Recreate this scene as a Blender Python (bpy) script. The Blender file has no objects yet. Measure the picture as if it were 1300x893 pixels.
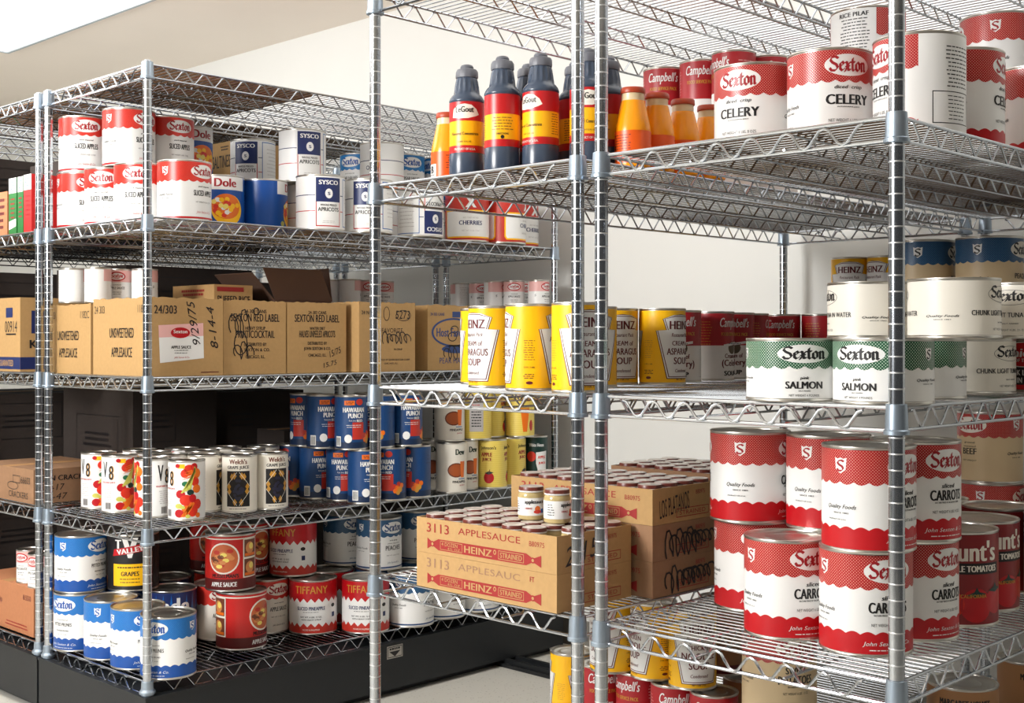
import bpy, bmesh, math, random
from mathutils import Vector
from mathutils.geometry import tessellate_polygon
IN = 0.0254                      # everything below is measured in inches; meshes are scaled to metres when built
R_ = math.radians
SC = bpy.context.scene
COL = SC.collection
random.seed(7)
# ------------------------------------------------------------------ camera, world, lights, exposure
CAM = (-72.05, -36.85, 46.5)
cd = bpy.data.cameras.new('camera'); cam = bpy.data.objects.new('camera', cd); COL.objects.link(cam)
cam.location = [c * IN for c in CAM]; cam.rotation_euler = (R_(90), 0, R_(44.13 - 90))
cd.sensor_width = 36; cd.lens = 1593.05 / 1300 * 36; cd.shift_y = -13.14 / 1300; cd.clip_start = .05
SC.camera = cam
SC.view_settings.view_transform = 'Standard'; SC.view_settings.look = 'None'
SC.view_settings.gamma = 1; SC.view_settings.use_curve_mapping = False; SC.view_settings.exposure = -0.08
w = bpy.data.worlds.new('world'); SC.world = w; w.use_nodes = True
w.node_tree.nodes['Background'].inputs[0].default_value = (1, .985, .96, 1)
w.node_tree.nodes['Background'].inputs[1].default_value = 0.07
def area(name, loc, target, sx, sy, power, color=(1, 1, 1)):
    l = bpy.data.lights.new(name, 'AREA'); l.shape = 'RECTANGLE'; l.size = sx * IN; l.size_y = sy * IN; l.energy = power; l.color = color
    o = bpy.data.objects.new(name, l); COL.objects.link(o); o.location = [c * IN for c in loc]
    o.rotation_euler = (Vector(target) - Vector(loc)).to_track_quat('-Z', 'Y').to_euler()
    return o
area('photo_lamp', (-132, 66, 86), (10, 46, 42), 44, 44, 190, (1, .992, .98))
area('fill_uplight', (-46, 150, 86), (-30, 158, 105), 60, 60, 84, (1, .985, .965))  # unseen up-facing fill light, added to brighten the ceiling
PANEL_STRENGTH = (1.08, 2.7)
# ------------------------------------------------------------------ helpers
def hexc(c):
    f = lambda v: (v / 12.92 if v <= .04045 else ((v + .055) / 1.055) ** 2.4)
    return tuple(f(x / 255) for x in c) + (1,)
MATS = {}
def mat(name, rgb, rough=.5, metal=0., noise=0., nscale=40., dots=None, spec=.5):
    if name in MATS: return MATS[name]
    m = bpy.data.materials.new(name); m.use_nodes = True; nt = m.node_tree; b = nt.nodes['Principled BSDF']
    b.inputs['Roughness'].default_value = rough; b.inputs['Metallic'].default_value = metal
    b.inputs['Specular IOR Level'].default_value = spec
    c = hexc(rgb); b.inputs['Base Color'].default_value = c
    N = nt.nodes.new; L = nt.links.new
    if noise:
        tc = N('ShaderNodeTexCoord'); nz = N('ShaderNodeTexNoise'); nz.inputs['Scale'].default_value = nscale; nz.inputs['Detail'].default_value = 4
        L(tc.outputs['Object'], nz.inputs['Vector']); mx = N('ShaderNodeMix'); mx.data_type = 'RGBA'
        mx.inputs['A'].default_value = tuple(min(1, v * (1 + noise)) for v in c[:3]) + (1,)
        mx.inputs['B'].default_value = tuple(v * (1 - noise) for v in c[:3]) + (1,)
        L(nz.outputs['Fac'], mx.inputs['Factor']); L(mx.outputs['Result'], b.inputs['Base Color'])
    if dots:                                                     # small printed halftone dots on a 45 degree lattice
        p, rgb2, thr = dots
        uv = N('ShaderNodeUVMap'); sp = N('ShaderNodeSeparateXYZ'); L(uv.outputs[0], sp.inputs[0]); cs = []
        for ax in 'XY':
            a = N('ShaderNodeMath'); a.operation = 'MULTIPLY'; a.inputs[1].default_value = 2 * math.pi / p; L(sp.outputs[ax], a.inputs[0])
            q = N('ShaderNodeMath'); q.operation = 'COSINE'; L(a.outputs[0], q.inputs[0]); cs.append(q)
        mu = N('ShaderNodeMath'); mu.operation = 'MULTIPLY'; L(cs[0].outputs[0], mu.inputs[0]); L(cs[1].outputs[0], mu.inputs[1])
        gt = N('ShaderNodeMath'); gt.operation = 'GREATER_THAN'; gt.inputs[1].default_value = thr; L(mu.outputs[0], gt.inputs[0])
        mx = N('ShaderNodeMix'); mx.data_type = 'RGBA'; mx.inputs['A'].default_value = c; mx.inputs['B'].default_value = hexc(rgb2)
        L(gt.outputs[0], mx.inputs['Factor']); L(mx.outputs['Result'], b.inputs['Base Color'])
    MATS[name] = m
    return m
class MB:                                                        # collects faces in inches, builds ONE mesh
    def __init__(s): s.v = []; s.f = []; s.m = []; s.ms = []; s.uv = []; s.sm = []
    def mi(s, m):
        if m not in s.ms: s.ms.append(m)
        return s.ms.index(m)
    def add(s, vs, fs, m, uvs=None, smooth=False):
        o = len(s.v); s.v += [tuple(x) for x in vs]; k = s.mi(m)
        for f in fs:
            s.f.append([i + o for i in f]); s.m.append(k); s.sm.append(smooth)
            s.uv.append([uvs[i] for i in f] if uvs else [(0, 0)] * len(f))
    def box(s, a, b, m, skip=()):
        x0, y0, z0 = a; x1, y1, z1 = b
        v = [(x, y, z) for z in (z0, z1) for y in (y0, y1) for x in (x0, x1)]
        s.add(v, [(0, 2, 3, 1), (4, 5, 7, 6), (0, 1, 5, 4), (2, 6, 7, 3), (0, 4, 6, 2), (1, 3, 7, 5)], m)
    def lathe(s, prof, m, n=32, c=(0, 0, 0), fl=None):
        v = []; f = []
        for j, (r, z) in enumerate(prof):
            for i in range(n):
                a = 2 * math.pi * i / n; rr = r * (fl(a, z) if fl else 1)
                v.append((c[0] + rr * math.cos(a), c[1] + rr * math.sin(a), c[2] + z))
        for j in range(len(prof) - 1):
            for i in range(n):
                i2 = (i + 1) % n; f.append((j * n + i, j * n + i2, (j + 1) * n + i2, (j + 1) * n + i))
        s.add(v, f, m, smooth=True)
    def tube(s, pts, r, m, n=6, caps=True):
        P = [Vector(p) for p in pts]; v = []; f = []
        for i, p in enumerate(P):
            t = (P[min(i + 1, len(P) - 1)] - P[max(i - 1, 0)]).normalized()
            up = Vector((0, 0, 1)) if abs(t.z) < .9 else Vector((1, 0, 0))
            a = t.cross(up).normalized(); b = t.cross(a)
            for k in range(n):
                q = 2 * math.pi * k / n; v.append(p + a * (r * math.cos(q)) + b * (r * math.sin(q)))
        for i in range(len(P) - 1):
            for k in range(n):
                k2 = (k + 1) % n; f.append((i * n + k, i * n + k2, (i + 1) * n + k2, (i + 1) * n + k))
        if caps: f.append(tuple(range(n))[::-1]); f.append(tuple(range((len(P) - 1) * n, len(P) * n)))
        s.add(v, f, m, smooth=True)
    def mesh(s, name):
        me = bpy.data.meshes.new(name); me.from_pydata([(x * IN, y * IN, z * IN) for x, y, z in s.v], [], s.f)
        for m in s.ms: me.materials.append(m)
        me.polygons.foreach_set('material_index', s.m); me.polygons.foreach_set('use_smooth', s.sm)
        ul = me.uv_layers.new(name='UVMap'); flat = [c for f in s.uv for q in f for c in q]
        ul.data.foreach_set('uv', flat); me.update()
        try: me.set_sharp_from_angle(angle=R_(40))
        except Exception: pass
        return me
    def merge(s, o):
        k = len(s.v); s.v += o.v; s.f += [[i + k for i in f] for f in o.f]; s.m += [s.mi(o.ms[i]) for i in o.m]; s.uv += o.uv; s.sm += o.sm
    def build(s, name, parent=None, loc=(0, 0, 0)): return obj(name, s.mesh(name), parent, loc)
def obj(name, me, parent=None, loc=(0, 0, 0), rz=0):
    o = bpy.data.objects.new(name, me); COL.objects.link(o); o.location = [c * IN for c in loc]; o.rotation_euler = (0, 0, rz)
    if parent: o.parent = parent
    return o
def thing(name, label, cat, loc, rz=0, group=None):
    return tag(obj(name, None, None, loc, rz), label, cat, group)
def tag(o, label, cat, group=None):
    o['label'] = label; o['category'] = cat
    if group: o['group'] = group
    return o
def struct(name, b):
    o = b.build(name); o['kind'] = 'structure'; return o
_TX = {}
def text2d(s, bold=0., shear=0.):                                # built-in font turned into a mesh, scaled to a unit box
    k = (s, bold, shear)
    if k not in _TX:
        cu = bpy.data.curves.new('t', 'FONT'); cu.body = s; cu.offset = bold; cu.space_character = 1.04; cu.shear = shear; cu.resolution_u = 3
        o = bpy.data.objects.new('t', cu); me = bpy.data.meshes.new_from_object(o)
        v = [(p.co.x, p.co.y) for p in me.vertices]; f = [tuple(p.vertices) for p in me.polygons]
        bpy.data.objects.remove(o); bpy.data.curves.remove(cu); bpy.data.meshes.remove(me)
        x0 = min(p[0] for p in v); x1 = max(p[0] for p in v); y0 = min(p[1] for p in v); y1 = max(p[1] for p in v)
        _TX[k] = ([((x - x0) / (x1 - x0), (y - y0) / (y1 - y0)) for x, y in v], f)
    return _TX[k]
NIB = {'S': (1.12, [[(1.0, 1.4), (.72, 1.58), (.3, 1.5), (.12, 1.2), (.35, .92), (.8, .68), (.95, .35), (.7, .02), (.25, .02), (.05, .28)]]),
    'e': (.66, [[(.6, .2), (.34, .0), (.12, .2), (.12, .8), (.36, 1.0), (.56, .78), (.14, .46)]]), 'x': (.72, [[(.1, .95), (.26, .92), (.44, .08), (.66, .1)], [(.62, .95), (.34, .5), (.04, -.08)], [(.14, .5), (.56, .5)]]),
    't': (.6, [[(.3, 1.4), (.24, 1.25), (.24, .16), (.38, 0), (.56, .16)], [(.04, .98), (.52, .98)]]), 'o': (.74, [[(.12, .78), (.12, .2), (.36, 0), (.6, .2), (.6, .78), (.36, 1.0), (.12, .78)]]), 'n': (.78, [[(.04, .88), (.18, .96), (.18, .06), (.28, .02)], [(.18, .76), (.42, 1.0), (.58, .84), (.58, .1), (.72, .04)]])}
def hull(pts):
    pts = sorted(set((round(x, 5), round(z, 5)) for x, z in pts)); cr = lambda o, a, b: (a[0] - o[0]) * (b[1] - o[1]) - (a[1] - o[1]) * (b[0] - o[0])
    def half(ps):
        h = []
        for q in ps:
            while len(h) > 1 and cr(h[-2], h[-1], q) <= 0: h.pop()
            h.append(q)
        return h[:-1]
    return half(pts) + half(pts[::-1])
class Art(MB):                                                   # flat artwork (s across, z up, inches) wrapped on a cylinder or laid on a face
    def __init__(s, R=None, face=None): super().__init__(); s.R = R; s.face = face; s.rr = None
    def P(s, x, z, lay):
        if s.R is not None:
            r = (s.rr(z) if s.rr else s.R) + .012 + lay * .009; a = x / s.R; return (r * math.cos(a), r * math.sin(a), z)
        o, ux, n = s.face; return tuple(o[i] + ux[i] * x + (0, 0, 1)[i] * z + n[i] * (.012 + .009 * lay) for i in range(3))
    def put(s, v, f, m, lay, cut=.3):
        if s.R is None: s.add([s.P(x, z, lay) for x, z in v], f, m, [(x, z) for x, z in v]); return
        bm = bmesh.new(); vs = [bm.verts.new((x, z, 0)) for x, z in v]
        for q in f:
            try: bm.faces.new([vs[i] for i in q])
            except ValueError: pass
        xs = [p[0] for p in v]; k = math.floor(min(xs) / cut) + 1
        while k * cut < max(xs):
            bmesh.ops.bisect_plane(bm, geom=bm.verts[:] + bm.edges[:] + bm.faces[:], plane_co=(k * cut, 0, 0), plane_no=(1, 0, 0), dist=1e-5); k += 1
        bm.verts.index_update(); vv = [(q.co.x, q.co.y) for q in bm.verts]; ff = [tuple(q.index for q in t.verts) for t in bm.faces]
        bm.free(); s.add([s.P(x, z, lay) for x, z in vv], ff, m, vv)
    def poly(s, pts, m, lay=1):
        tr = tessellate_polygon([[Vector((x, z, 0)) for x, z in pts]]); s.put(pts, tr, m, lay)
    def rect(s, x0, z0, x1, z1, m, lay=1): s.put([(x0, z0), (x1, z0), (x1, z1), (x0, z1)], [(0, 1, 2, 3)], m, lay)
    def oval(s, cx, cz, rx, rz, m, lay=1, n=28): s.poly([(cx + rx * math.cos(2 * math.pi * i / n), cz + rz * math.sin(2 * math.pi * i / n)) for i in range(n)], m, lay)
    def band(s, z0, z1, m, lay=1, lo=None, hi=None, x0=None, x1=None):
        c = math.pi * s.R if x0 is None else 0; a = -c if x0 is None else x0; b = c if x0 is None else x1
        n = max(8, int((b - a) / .08)); v = []; f = []
        for i in range(n + 1):
            x = a + (b - a) * i / n; v += [(x, lo(x) if lo else z0), (x, hi(x) if hi else z1)]
        for i in range(n): f.append((2 * i, 2 * i + 2, 2 * i + 3, 2 * i + 1))
        s.add([s.P(x, z, lay) for x, z in v], f, m, v)
    def text(s, t, cx, cz, wd, ht, m, lay=2, bold=.012, shear=0., rot=0.):
        v, f = text2d(t, 0, shear); c, q = math.cos(rot), math.sin(rot); e = min(max(0, bold) * 1.9, .075) * min(ht, 1.25 * wd / len(t))
        for i, dx in enumerate((-e, -e / 3, e / 3, e) if bold > .005 else (0,)):                   # overprinted for a bold face
            pv = [((x - .5) * (wd - 2 * e) + dx, (y - .5) * ht) for x, y in v]
            s.put([(cx + x * c - y * q, cz + x * q + y * c) for x, y in pv], f, m, lay + .22 * i)
    def black(s, t, cx, cz, wd, ht, m, lay=2):                     # broad-nib blackletter strokes
        G = NIB; x = 0; segs = []
        for ch in t:
            for st in G[ch][1]: segs += [((a[0] + x, a[1]), (b2[0] + x, b2[1])) for a, b2 in zip(st, st[1:])]
            x += G[ch][0]
        nx, nz, tx, tz = .115, .1, -.025, .03; y0, y1 = -.15, 1.72; k = wd / x; kz = ht / (y1 - y0)
        for i, (a, b2) in enumerate(segs):
            pts = [(q[0] + sx * nx + sy * tx, q[1] + sx * nz + sy * tz) for q in (a, b2) for sx in (-1, 1) for sy in (-1, 1)]
            h = hull(pts); s.put([(cx + (u - x / 2) * k, cz + (z - (y0 + y1) / 2) * kz) for u, z in h], [tuple(range(len(h)))], m, lay + .14 * (i % 6))
    def lines(s, cx, z, wd, n, m, lay=2, step=.2, h=.06, ragged=.25):
        rnd = random.Random(int(cx * 31 + z * 17 + n))
        for i in range(n):
            h2 = wd / 2 * (1 - ragged * rnd.random()); x = cx - h2
            while x < cx + h2 - .08:
                l = min(.14 + .3 * rnd.random(), cx + h2 - x); s.rect(x, z - i * step, x + l, z - i * step + h, m, lay); x += l + .07
    def stroke(s, pts, wd, m, lay=3):
        for i, ((x0, z0), (x1, z1)) in enumerate(zip(pts, pts[1:])):
            d = math.hypot(x1 - x0, z1 - z0) or 1; nx, nz = -(z1 - z0) / d * wd / 2, (x1 - x0) / d * wd / 2; ex, ez = (x1 - x0) / d * wd * .3, (z1 - z0) / d * wd * .3
            s.put([(x0 + nx - ex, z0 + nz - ez), (x0 - nx - ex, z0 - nz - ez), (x1 - nx + ex, z1 - nz + ez), (x1 + nx + ex, z1 + nz + ez)], [(0, 1, 2, 3)], m, lay + .12 * (i % 7))
    def frame(s, x0, z0, x1, z1, t, m, lay=2):
        s.rect(x0, z0, x1, z0 + t, m, lay); s.rect(x0, z1 - t, x1, z1, m, lay); s.rect(x0, z0 + t, x0 + t, z1 - t, m, lay); s.rect(x1 - t, z0 + t, x1, z1 - t, m, lay)
# ------------------------------------------------------------------ materials
CHROME = mat('chrome_wire', (184, 189, 195), .2, 1.)
COLLAR = mat('zinc_collar', (164, 178, 192), .38, .85)
NOTCH_HI = mat('groove_highlight', (216, 218, 220), .45, .8)  # pale rings: the highlights of the post grooves put into colour
TIN = mat('tinplate', (205, 202, 195), .3, 1.)
WHITE = mat('label_white', (232, 232, 230), .38); CREAM = mat('label_tan', (214, 190, 150), .45); IVORY = mat('label_ivory', (234, 229, 217), .4)
BLACK = mat('ink_black', (22, 20, 22), .5); NAVY = mat('ink_navy', (24, 40, 92), .4); BLUE = mat('label_blue', (14, 96, 172), .35); BROYAL = mat('label_royal', (16, 76, 156), .35)
DBLUE = mat('label_dark_blue', (20, 64, 116), .4); RED = mat('label_red', (184, 16, 26), .35); DRED = mat('label_dark_red', (158, 24, 34), .38); BRICK = mat('label_brick', (190, 50, 38), .4)
YEL = mat('label_yellow', (250, 190, 16), .35); LYEL = mat('label_pale_yellow', (240, 218, 110), .4); ORA = mat('label_orange', (232, 112, 24), .4); GRN = mat('label_green', (34, 110, 70), .4); DGRN = mat('label_dark_green', (18, 52, 46), .4)
PINK = mat('label_pink', (228, 176, 172), .45); BROWN = mat('label_brown', (112, 58, 36), .5); MAROON = mat('ink_maroon', (96, 20, 28), .5); LIME = mat('label_celery', (198, 198, 92), .4); GREY = mat('label_grey', (186, 182, 180), .45); GOLD = mat('label_gold', (196, 142, 52), .4); TOM = mat('label_tomato', (216, 48, 26), .4)
REDD = mat('red_halftone', (172, 18, 24), .35, dots=(.2, (236, 200, 184), .68)); APD = mat('light_red_halftone', (202, 40, 30), .35, dots=(.2, (226, 104, 84), .66))
BLUD = mat('blue_halftone', (14, 98, 176), .35, dots=(.2, (70, 150, 210), .5)); DBLD = mat('dark_blue_halftone', (28, 74, 116), .4, dots=(.2, (90, 130, 160), .5)); GRND = mat('green_halftone', (18, 84, 54), .38, dots=(.2, (214, 226, 210), .5))
LBL = mat('light_blue_halftone', (20, 112, 180), .35, dots=(.2, (60, 150, 205), .5))
CARD = mat('cardboard', (176, 140, 90), .75, noise=.10, nscale=90); CARDD = mat('cardboard_dull', (146, 110, 80), .8, noise=.12, nscale=60); CARDX = mat('cardboard_shaded', (52, 44, 40), .85, noise=.15, nscale=50)  # darkest cardboard has the shade inside the racks put into its colour
CARDIN = mat('cardboard_inside', (176, 132, 84), .8); REDINK = mat('carton_red_ink', (150, 30, 28), .6); GREYINK = mat('carton_faded_ink', (148, 112, 84), .7); BLUEINK = mat('carton_blue_ink', (44, 66, 120), .6)
BASEBLK = mat('base_black', (20, 24, 28), .5, noise=.2, nscale=60); STEEL = mat('brushed_plate', (190, 186, 178), .4, .6)
# ------------------------------------------------------------------ room
WALLM = mat('wall_paint', (214, 214, 210), .8, noise=.02, nscale=3); CEILM = mat('ceiling_paint', (246, 236, 224), .85, noise=.02, nscale=3)
def floor_mat():
    m = mat('floor_terrazzo', (204, 200, 190), .45); nt = m.node_tree; N = nt.nodes.new; L = nt.links.new; b = nt.nodes['Principled BSDF']
    tc = N('ShaderNodeTexCoord'); vo = N('ShaderNodeTexVoronoi'); vo.inputs['Scale'].default_value = 70; L(tc.outputs['Object'], vo.inputs['Vector'])
    cr = N('ShaderNodeValToRGB'); cr.color_ramp.elements[0].position = .10; cr.color_ramp.elements[0].color = hexc((120, 112, 102)); cr.color_ramp.elements[1].position = .24; cr.color_ramp.elements[1].color = hexc((208, 205, 196))
    L(vo.outputs['Distance'], cr.inputs['Fac']); nz = N('ShaderNodeTexNoise'); nz.inputs['Scale'].default_value = 25; L(tc.outputs['Object'], nz.inputs['Vector'])
    mx = N('ShaderNodeMix'); mx.data_type = 'RGBA'; mx.inputs['B'].default_value = hexc((208, 205, 196)); L(cr.outputs['Color'], mx.inputs['A']); L(nz.outputs['Fac'], mx.inputs['Factor']); L(mx.outputs['Result'], b.inputs['Base Color'])
    return m
FLOORM = floor_mat()
CZ = 104.9; WX = 72.5
b = MB(); b.box((-170, -130, -2), (WX + 4, 300, 0), FLOORM); struct('floor', b)
b = MB(); b.box((-170, -130, CZ), (WX + 4, 300, CZ + 3), CEILM); struct('ceiling', b)
b = MB(); b.box((WX, -130, 0), (WX + 4, 300, CZ), WALLM); struct('wall_back', b)
b = MB(); b.box((-170, 300, -2), (WX + 4, 304, CZ + 3), WALLM); struct('wall_left', b)
b = MB(); b.box((WX - .5, -130, 0), (WX, 300, 4), mat('baseboard', (120, 116, 108), .6)); struct('baseboard_back', b)
def emis(name, rgb, st):
    m = bpy.data.materials.new(name); m.use_nodes = True; bs = m.node_tree.nodes['Principled BSDF']
    bs.inputs['Base Color'].default_value = hexc((240, 240, 240)); bs.inputs['Emission Color'].default_value = hexc(rgb); bs.inputs['Emission Strength'].default_value = st
    return m
def light_panel(x0, y0, x1, y1, label):
    t = thing('ceiling_light', label, 'light', ((x0 + x1) / 2, (y0 + y1) / 2, CZ), 0, 'ceiling lights')
    hx, hy = (x1 - x0) / 2, (y1 - y0) / 2
    b = MB(); b.box((-hx + .6, -hy + .6, -.45), (hx - .6, hy - .6, -.1), emis('light_diffuser', (255, 253, 249), PANEL_STRENGTH[0 if y1 > 100 else 1])); b.build('diffuser', t)
    b = MB(); fm = mat('light_frame', (176, 184, 190), .4)
    for a, c in (((-hx, -hy), (hx, -hy + .6)), ((-hx, hy - .6), (hx, hy)), ((-hx, -hy + .6), (-hx + .6, hy - .6)), ((hx - .6, -hy + .6), (hx, hy - .6))): b.box(a + (-.7,), c + (-.02,), fm)
    b.build('frame', t)
light_panel(-57, 56, 38.4, 211, 'large bright rectangular ceiling light at the upper left')
light_panel(8, -30, 56, 44, 'unseen ceiling panel added to brighten the sheets above the right-hand shelving')  # unseen panel, added to light the top sheets and the wall behind
b = MB(); RAIL = mat('floor_rail', (34, 36, 38), .4, .3); b.box((55.4, 8, 0), (59.2, 92, .5), RAIL); b.box((55.9, 8, .5), (56.5, 92, 1.1), RAIL); b.box((58.1, 8, .5), (58.7, 92, 1.1), RAIL)
tag(b.build('floor_track'), 'black floor track running out from under the left rack', 'rail')
# ------------------------------------------------------------------ wire shelving units
LX = 67.5; DECK = [77.5, 60.5, 42.5, 25.5, 8.5]
def zig(n0, n1, per, zt, zb, smooth=False):
    pts = []; n = int(round((n1 - n0) / per)); per = (n1 - n0) / n
    if smooth:
        for i in range(n * 8 + 1):
            t = i / 8; q = math.cos(2 * math.pi * t); q = math.copysign(abs(q) ** .75, q); pts.append((n0 + per * t, (zt + zb) / 2 + (zt - zb) / 2 * q))
    else:
        for i in range(n):
            a = n0 + per * i; pts += [(a, zt), (a + per * .08, zt - .02), (a + per * .46, zb), (a + per * .54, zb), (a + per * .92, zt - .02)]
        pts.append((n1, zt))
    return pts
def shelf_meshes(W):
    b = MB(); e = .55
    for z in (-.13, -1.55):
        for y in (0, W): b.tube([(e, y, z), (LX - e, y, z)], .125, CHROME, 8)
        for x in (0, LX): b.tube([(x, e, z), (x, W - e, z)], .14, CHROME, 8)
    for y in (0, W): b.tube([(x, y, z) for x, z in zig(2.0, LX - 2, 2.6, -.25, -1.43)], .085, CHROME, 6)
    for x, sg in ((0, -1), (LX, 1)): b.tube([(x + sg * .16, y, z) for y, z in zig(2.2, W - 2.2, 2.75, -.35, -1.5, True)], .1, CHROME, 6)
    for y in (W * .34, W * .66):
        b.tube([(.1, y, -.28), (LX - .1, y, -.28)], .1, CHROME, 6); b.tube([(.1, y, -1.35), (LX - .1, y, -1.35)], .1, CHROME, 6)
        b.tube([(x, y, z) for x, z in zig(1, LX - 1, 2.6, -.32, -1.3)], .08, CHROME, 5)
    frame = b.mesh('shelf')
    b = MB(); n = 75
    for i in range(n): x = .9 + (LX - 1.8) * i / (n - 1); b.tube([(x, .02, -.062), (x, W - .02, -.062)], .062, CHROME, 6)
    deck = b.mesh('deck_wires')
    return frame, deck
b = MB(); b.lathe([(.5, -.02), (.6, .02), (.64, 0), (.68, -.6), (.71, -1.55), (.8, -1.62), (.8, -1.86), (.52, -1.9)], COLLAR, 24); COLLAR_ME = b.mesh('collar')
def post_mesh(z0, z1):
    b = MB(); pr = [(0, z1 + .1), (.3, z1 + .1), (.42, z1), (.5, z1 - .05)]
    z = z1 - 1.2
    while z > z0 + 1: pr += [(.5, z + .06), (.5, z - .06)]; b.lathe([(.498, z - .05), (.507, z - .025), (.507, z + .025), (.498, z + .05)], NOTCH_HI, 20); z -= 1
    pr += [(.5, z0 + .5), (.5, z0)]; b.lathe(pr[::-1], CHROME, 20)
    b.lathe([(.0, z0), (.9, z0), (.9, z0 + .25), (.6, z0 + .6), (.45, z0 + .8)], COLLAR, 20)
    return b.mesh('post')
SHELF_ME = {}
def rack(y0, y1, label, base):
    W = y1 - y0; t = thing('wire_shelving_unit', label, 'shelving', (0, y0, 0), 0, 'chrome wire shelving units')
    k = round(W, 1)
    if k not in SHELF_ME: SHELF_ME[k] = shelf_meshes(W)
    fm, dm = SHELF_ME[k]; pk = 'postb' if base else 'post'
    if pk not in SHELF_ME: SHELF_ME[pk] = post_mesh(7.25 if base else 0.02, 77.75)
    for x in (0, LX):
        for y in (0, W): obj('post', SHELF_ME[pk], t, (x, y, 0))
    for z in DECK:
        s = obj('shelf', fm, t, (0, 0, z)); obj('deck_wires', dm, s)
        for x in (0, LX):
            for y in (0, W): obj('collar', COLLAR_ME, s, (x, y, .1))
    if base:
        b = MB(); b.box((-.8, -1.0, 1.0), (LX + .8, W + 1.0, 7.0), BASEBLK); b.box((.6, .5, .02), (LX - .6, W - .5, 1.0), BASEBLK); b.box((-.9, -1.12, 6.75), (LX + .9, W + 1.12, 7.05), BASEBLK)
        bo = b.build('mobile_base', t)
        if base == 2:
            a = Art(face=((33.9, -1.0, 5.0), (1, 0, 0), (0, -1, 0))); a.rect(0, 0, 2.7, 1.65, STEEL, 1); a.frame(.12, .12, 2.58, 1.53, .09, BLACK, 2); a.poly([(.4, .9), (2.3, .9), (1.35, .2)], BLACK, 2); a.lines(1.35, 1.1, 1.9, 1, BLACK, 3, .3, .25, .05)
            a.build('nameplate', bo)
    return t
rack(0, 23.73, 'nearest chrome wire shelving unit on the right, holding carrots and salmon cans', 0)
rack(26.07, 50.09, 'chrome wire shelving unit in the middle, holding dark bottles and yellow soup', 0)
rack(89.63, 113.51, 'chrome wire shelving unit on black base across the aisle, with applesauce cartons', 2)
rack(116.03, 140, 'chrome wire shelving unit at the far left edge, cut off by the photo', 1)
rack(142.4, 166.4, 'added chrome wire shelving unit beyond the far left one, filling the dark edge', 1)  # unseen rack, added with its cartons to keep the left edge dark
# liners lying on shelves
def liner(x0, y0, x1, y1, z, m, label, name='shelf_liner'):
    b = MB(); b.box((x0, y0, 0), (x1, y1, .05), m); return tag(b.build(name, None, (0, 0, z + .003)), label, 'liner')
def translucent():
    m = bpy.data.materials.new('translucent_sheet'); m.use_nodes = True; nt = m.node_tree; o = nt.nodes['Material Output']; nt.nodes.remove(nt.nodes['Principled BSDF'])
    d = nt.nodes.new('ShaderNodeBsdfDiffuse'); t = nt.nodes.new('ShaderNodeBsdfTranslucent'); mx = nt.nodes.new('ShaderNodeMixShader'); mx.inputs[0].default_value = .65
    d.inputs[0].default_value = t.inputs[0].default_value = (.95, .96, .97, 1); nt.links.new(d.outputs[0], mx.inputs[1]); nt.links.new(t.outputs[0], mx.inputs[2]); nt.links.new(mx.outputs[0], o.inputs[0]); return m
TRL = translucent()
def sheet(x0, y0, x1, y1, z, label):                               # added translucent sheet, lit from above, supplies the white behind the top wires
    b = MB(); b.add([(x0, y0, 0), (x1, y0, 0), (x1, y1, 0), (x0, y1, 0)], [(0, 1, 2, 3)], TRL); return tag(b.build('added_sheet', None, (0, 0, z + .03)), label, 'liner')
sheet(8, 1.2, 67, 23, DECK[0], 'added translucent white sheet on top of the nearest right shelving unit')
sheet(14, 27, 67, 49, DECK[0], 'added translucent white sheet on top of the middle shelving unit')
sheet(26, 90.5, 66, 112.6, DECK[0], 'added translucent white sheet on top of the left shelving unit, towards the wall')
liner(1.5, 90.6, 24.5, 112.6, DECK[0], CARDD, 'brown cardboard sheet on top of the left shelving unit, near its corner post')
liner(1.2, .8, 66.3, 22.9, DECK[1], CARDD, 'brown cardboard sheet under the celery cans on the nearest right unit')
liner(1.2, 26.9, 66.3, 49.3, DECK[1], CARDD, 'brown cardboard sheet under the dark bottles on the middle unit')
liner(1.5, 117, 60, 139, DECK[0], CARDD, 'brown cardboard sheet on top of the far left shelving unit')
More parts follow.
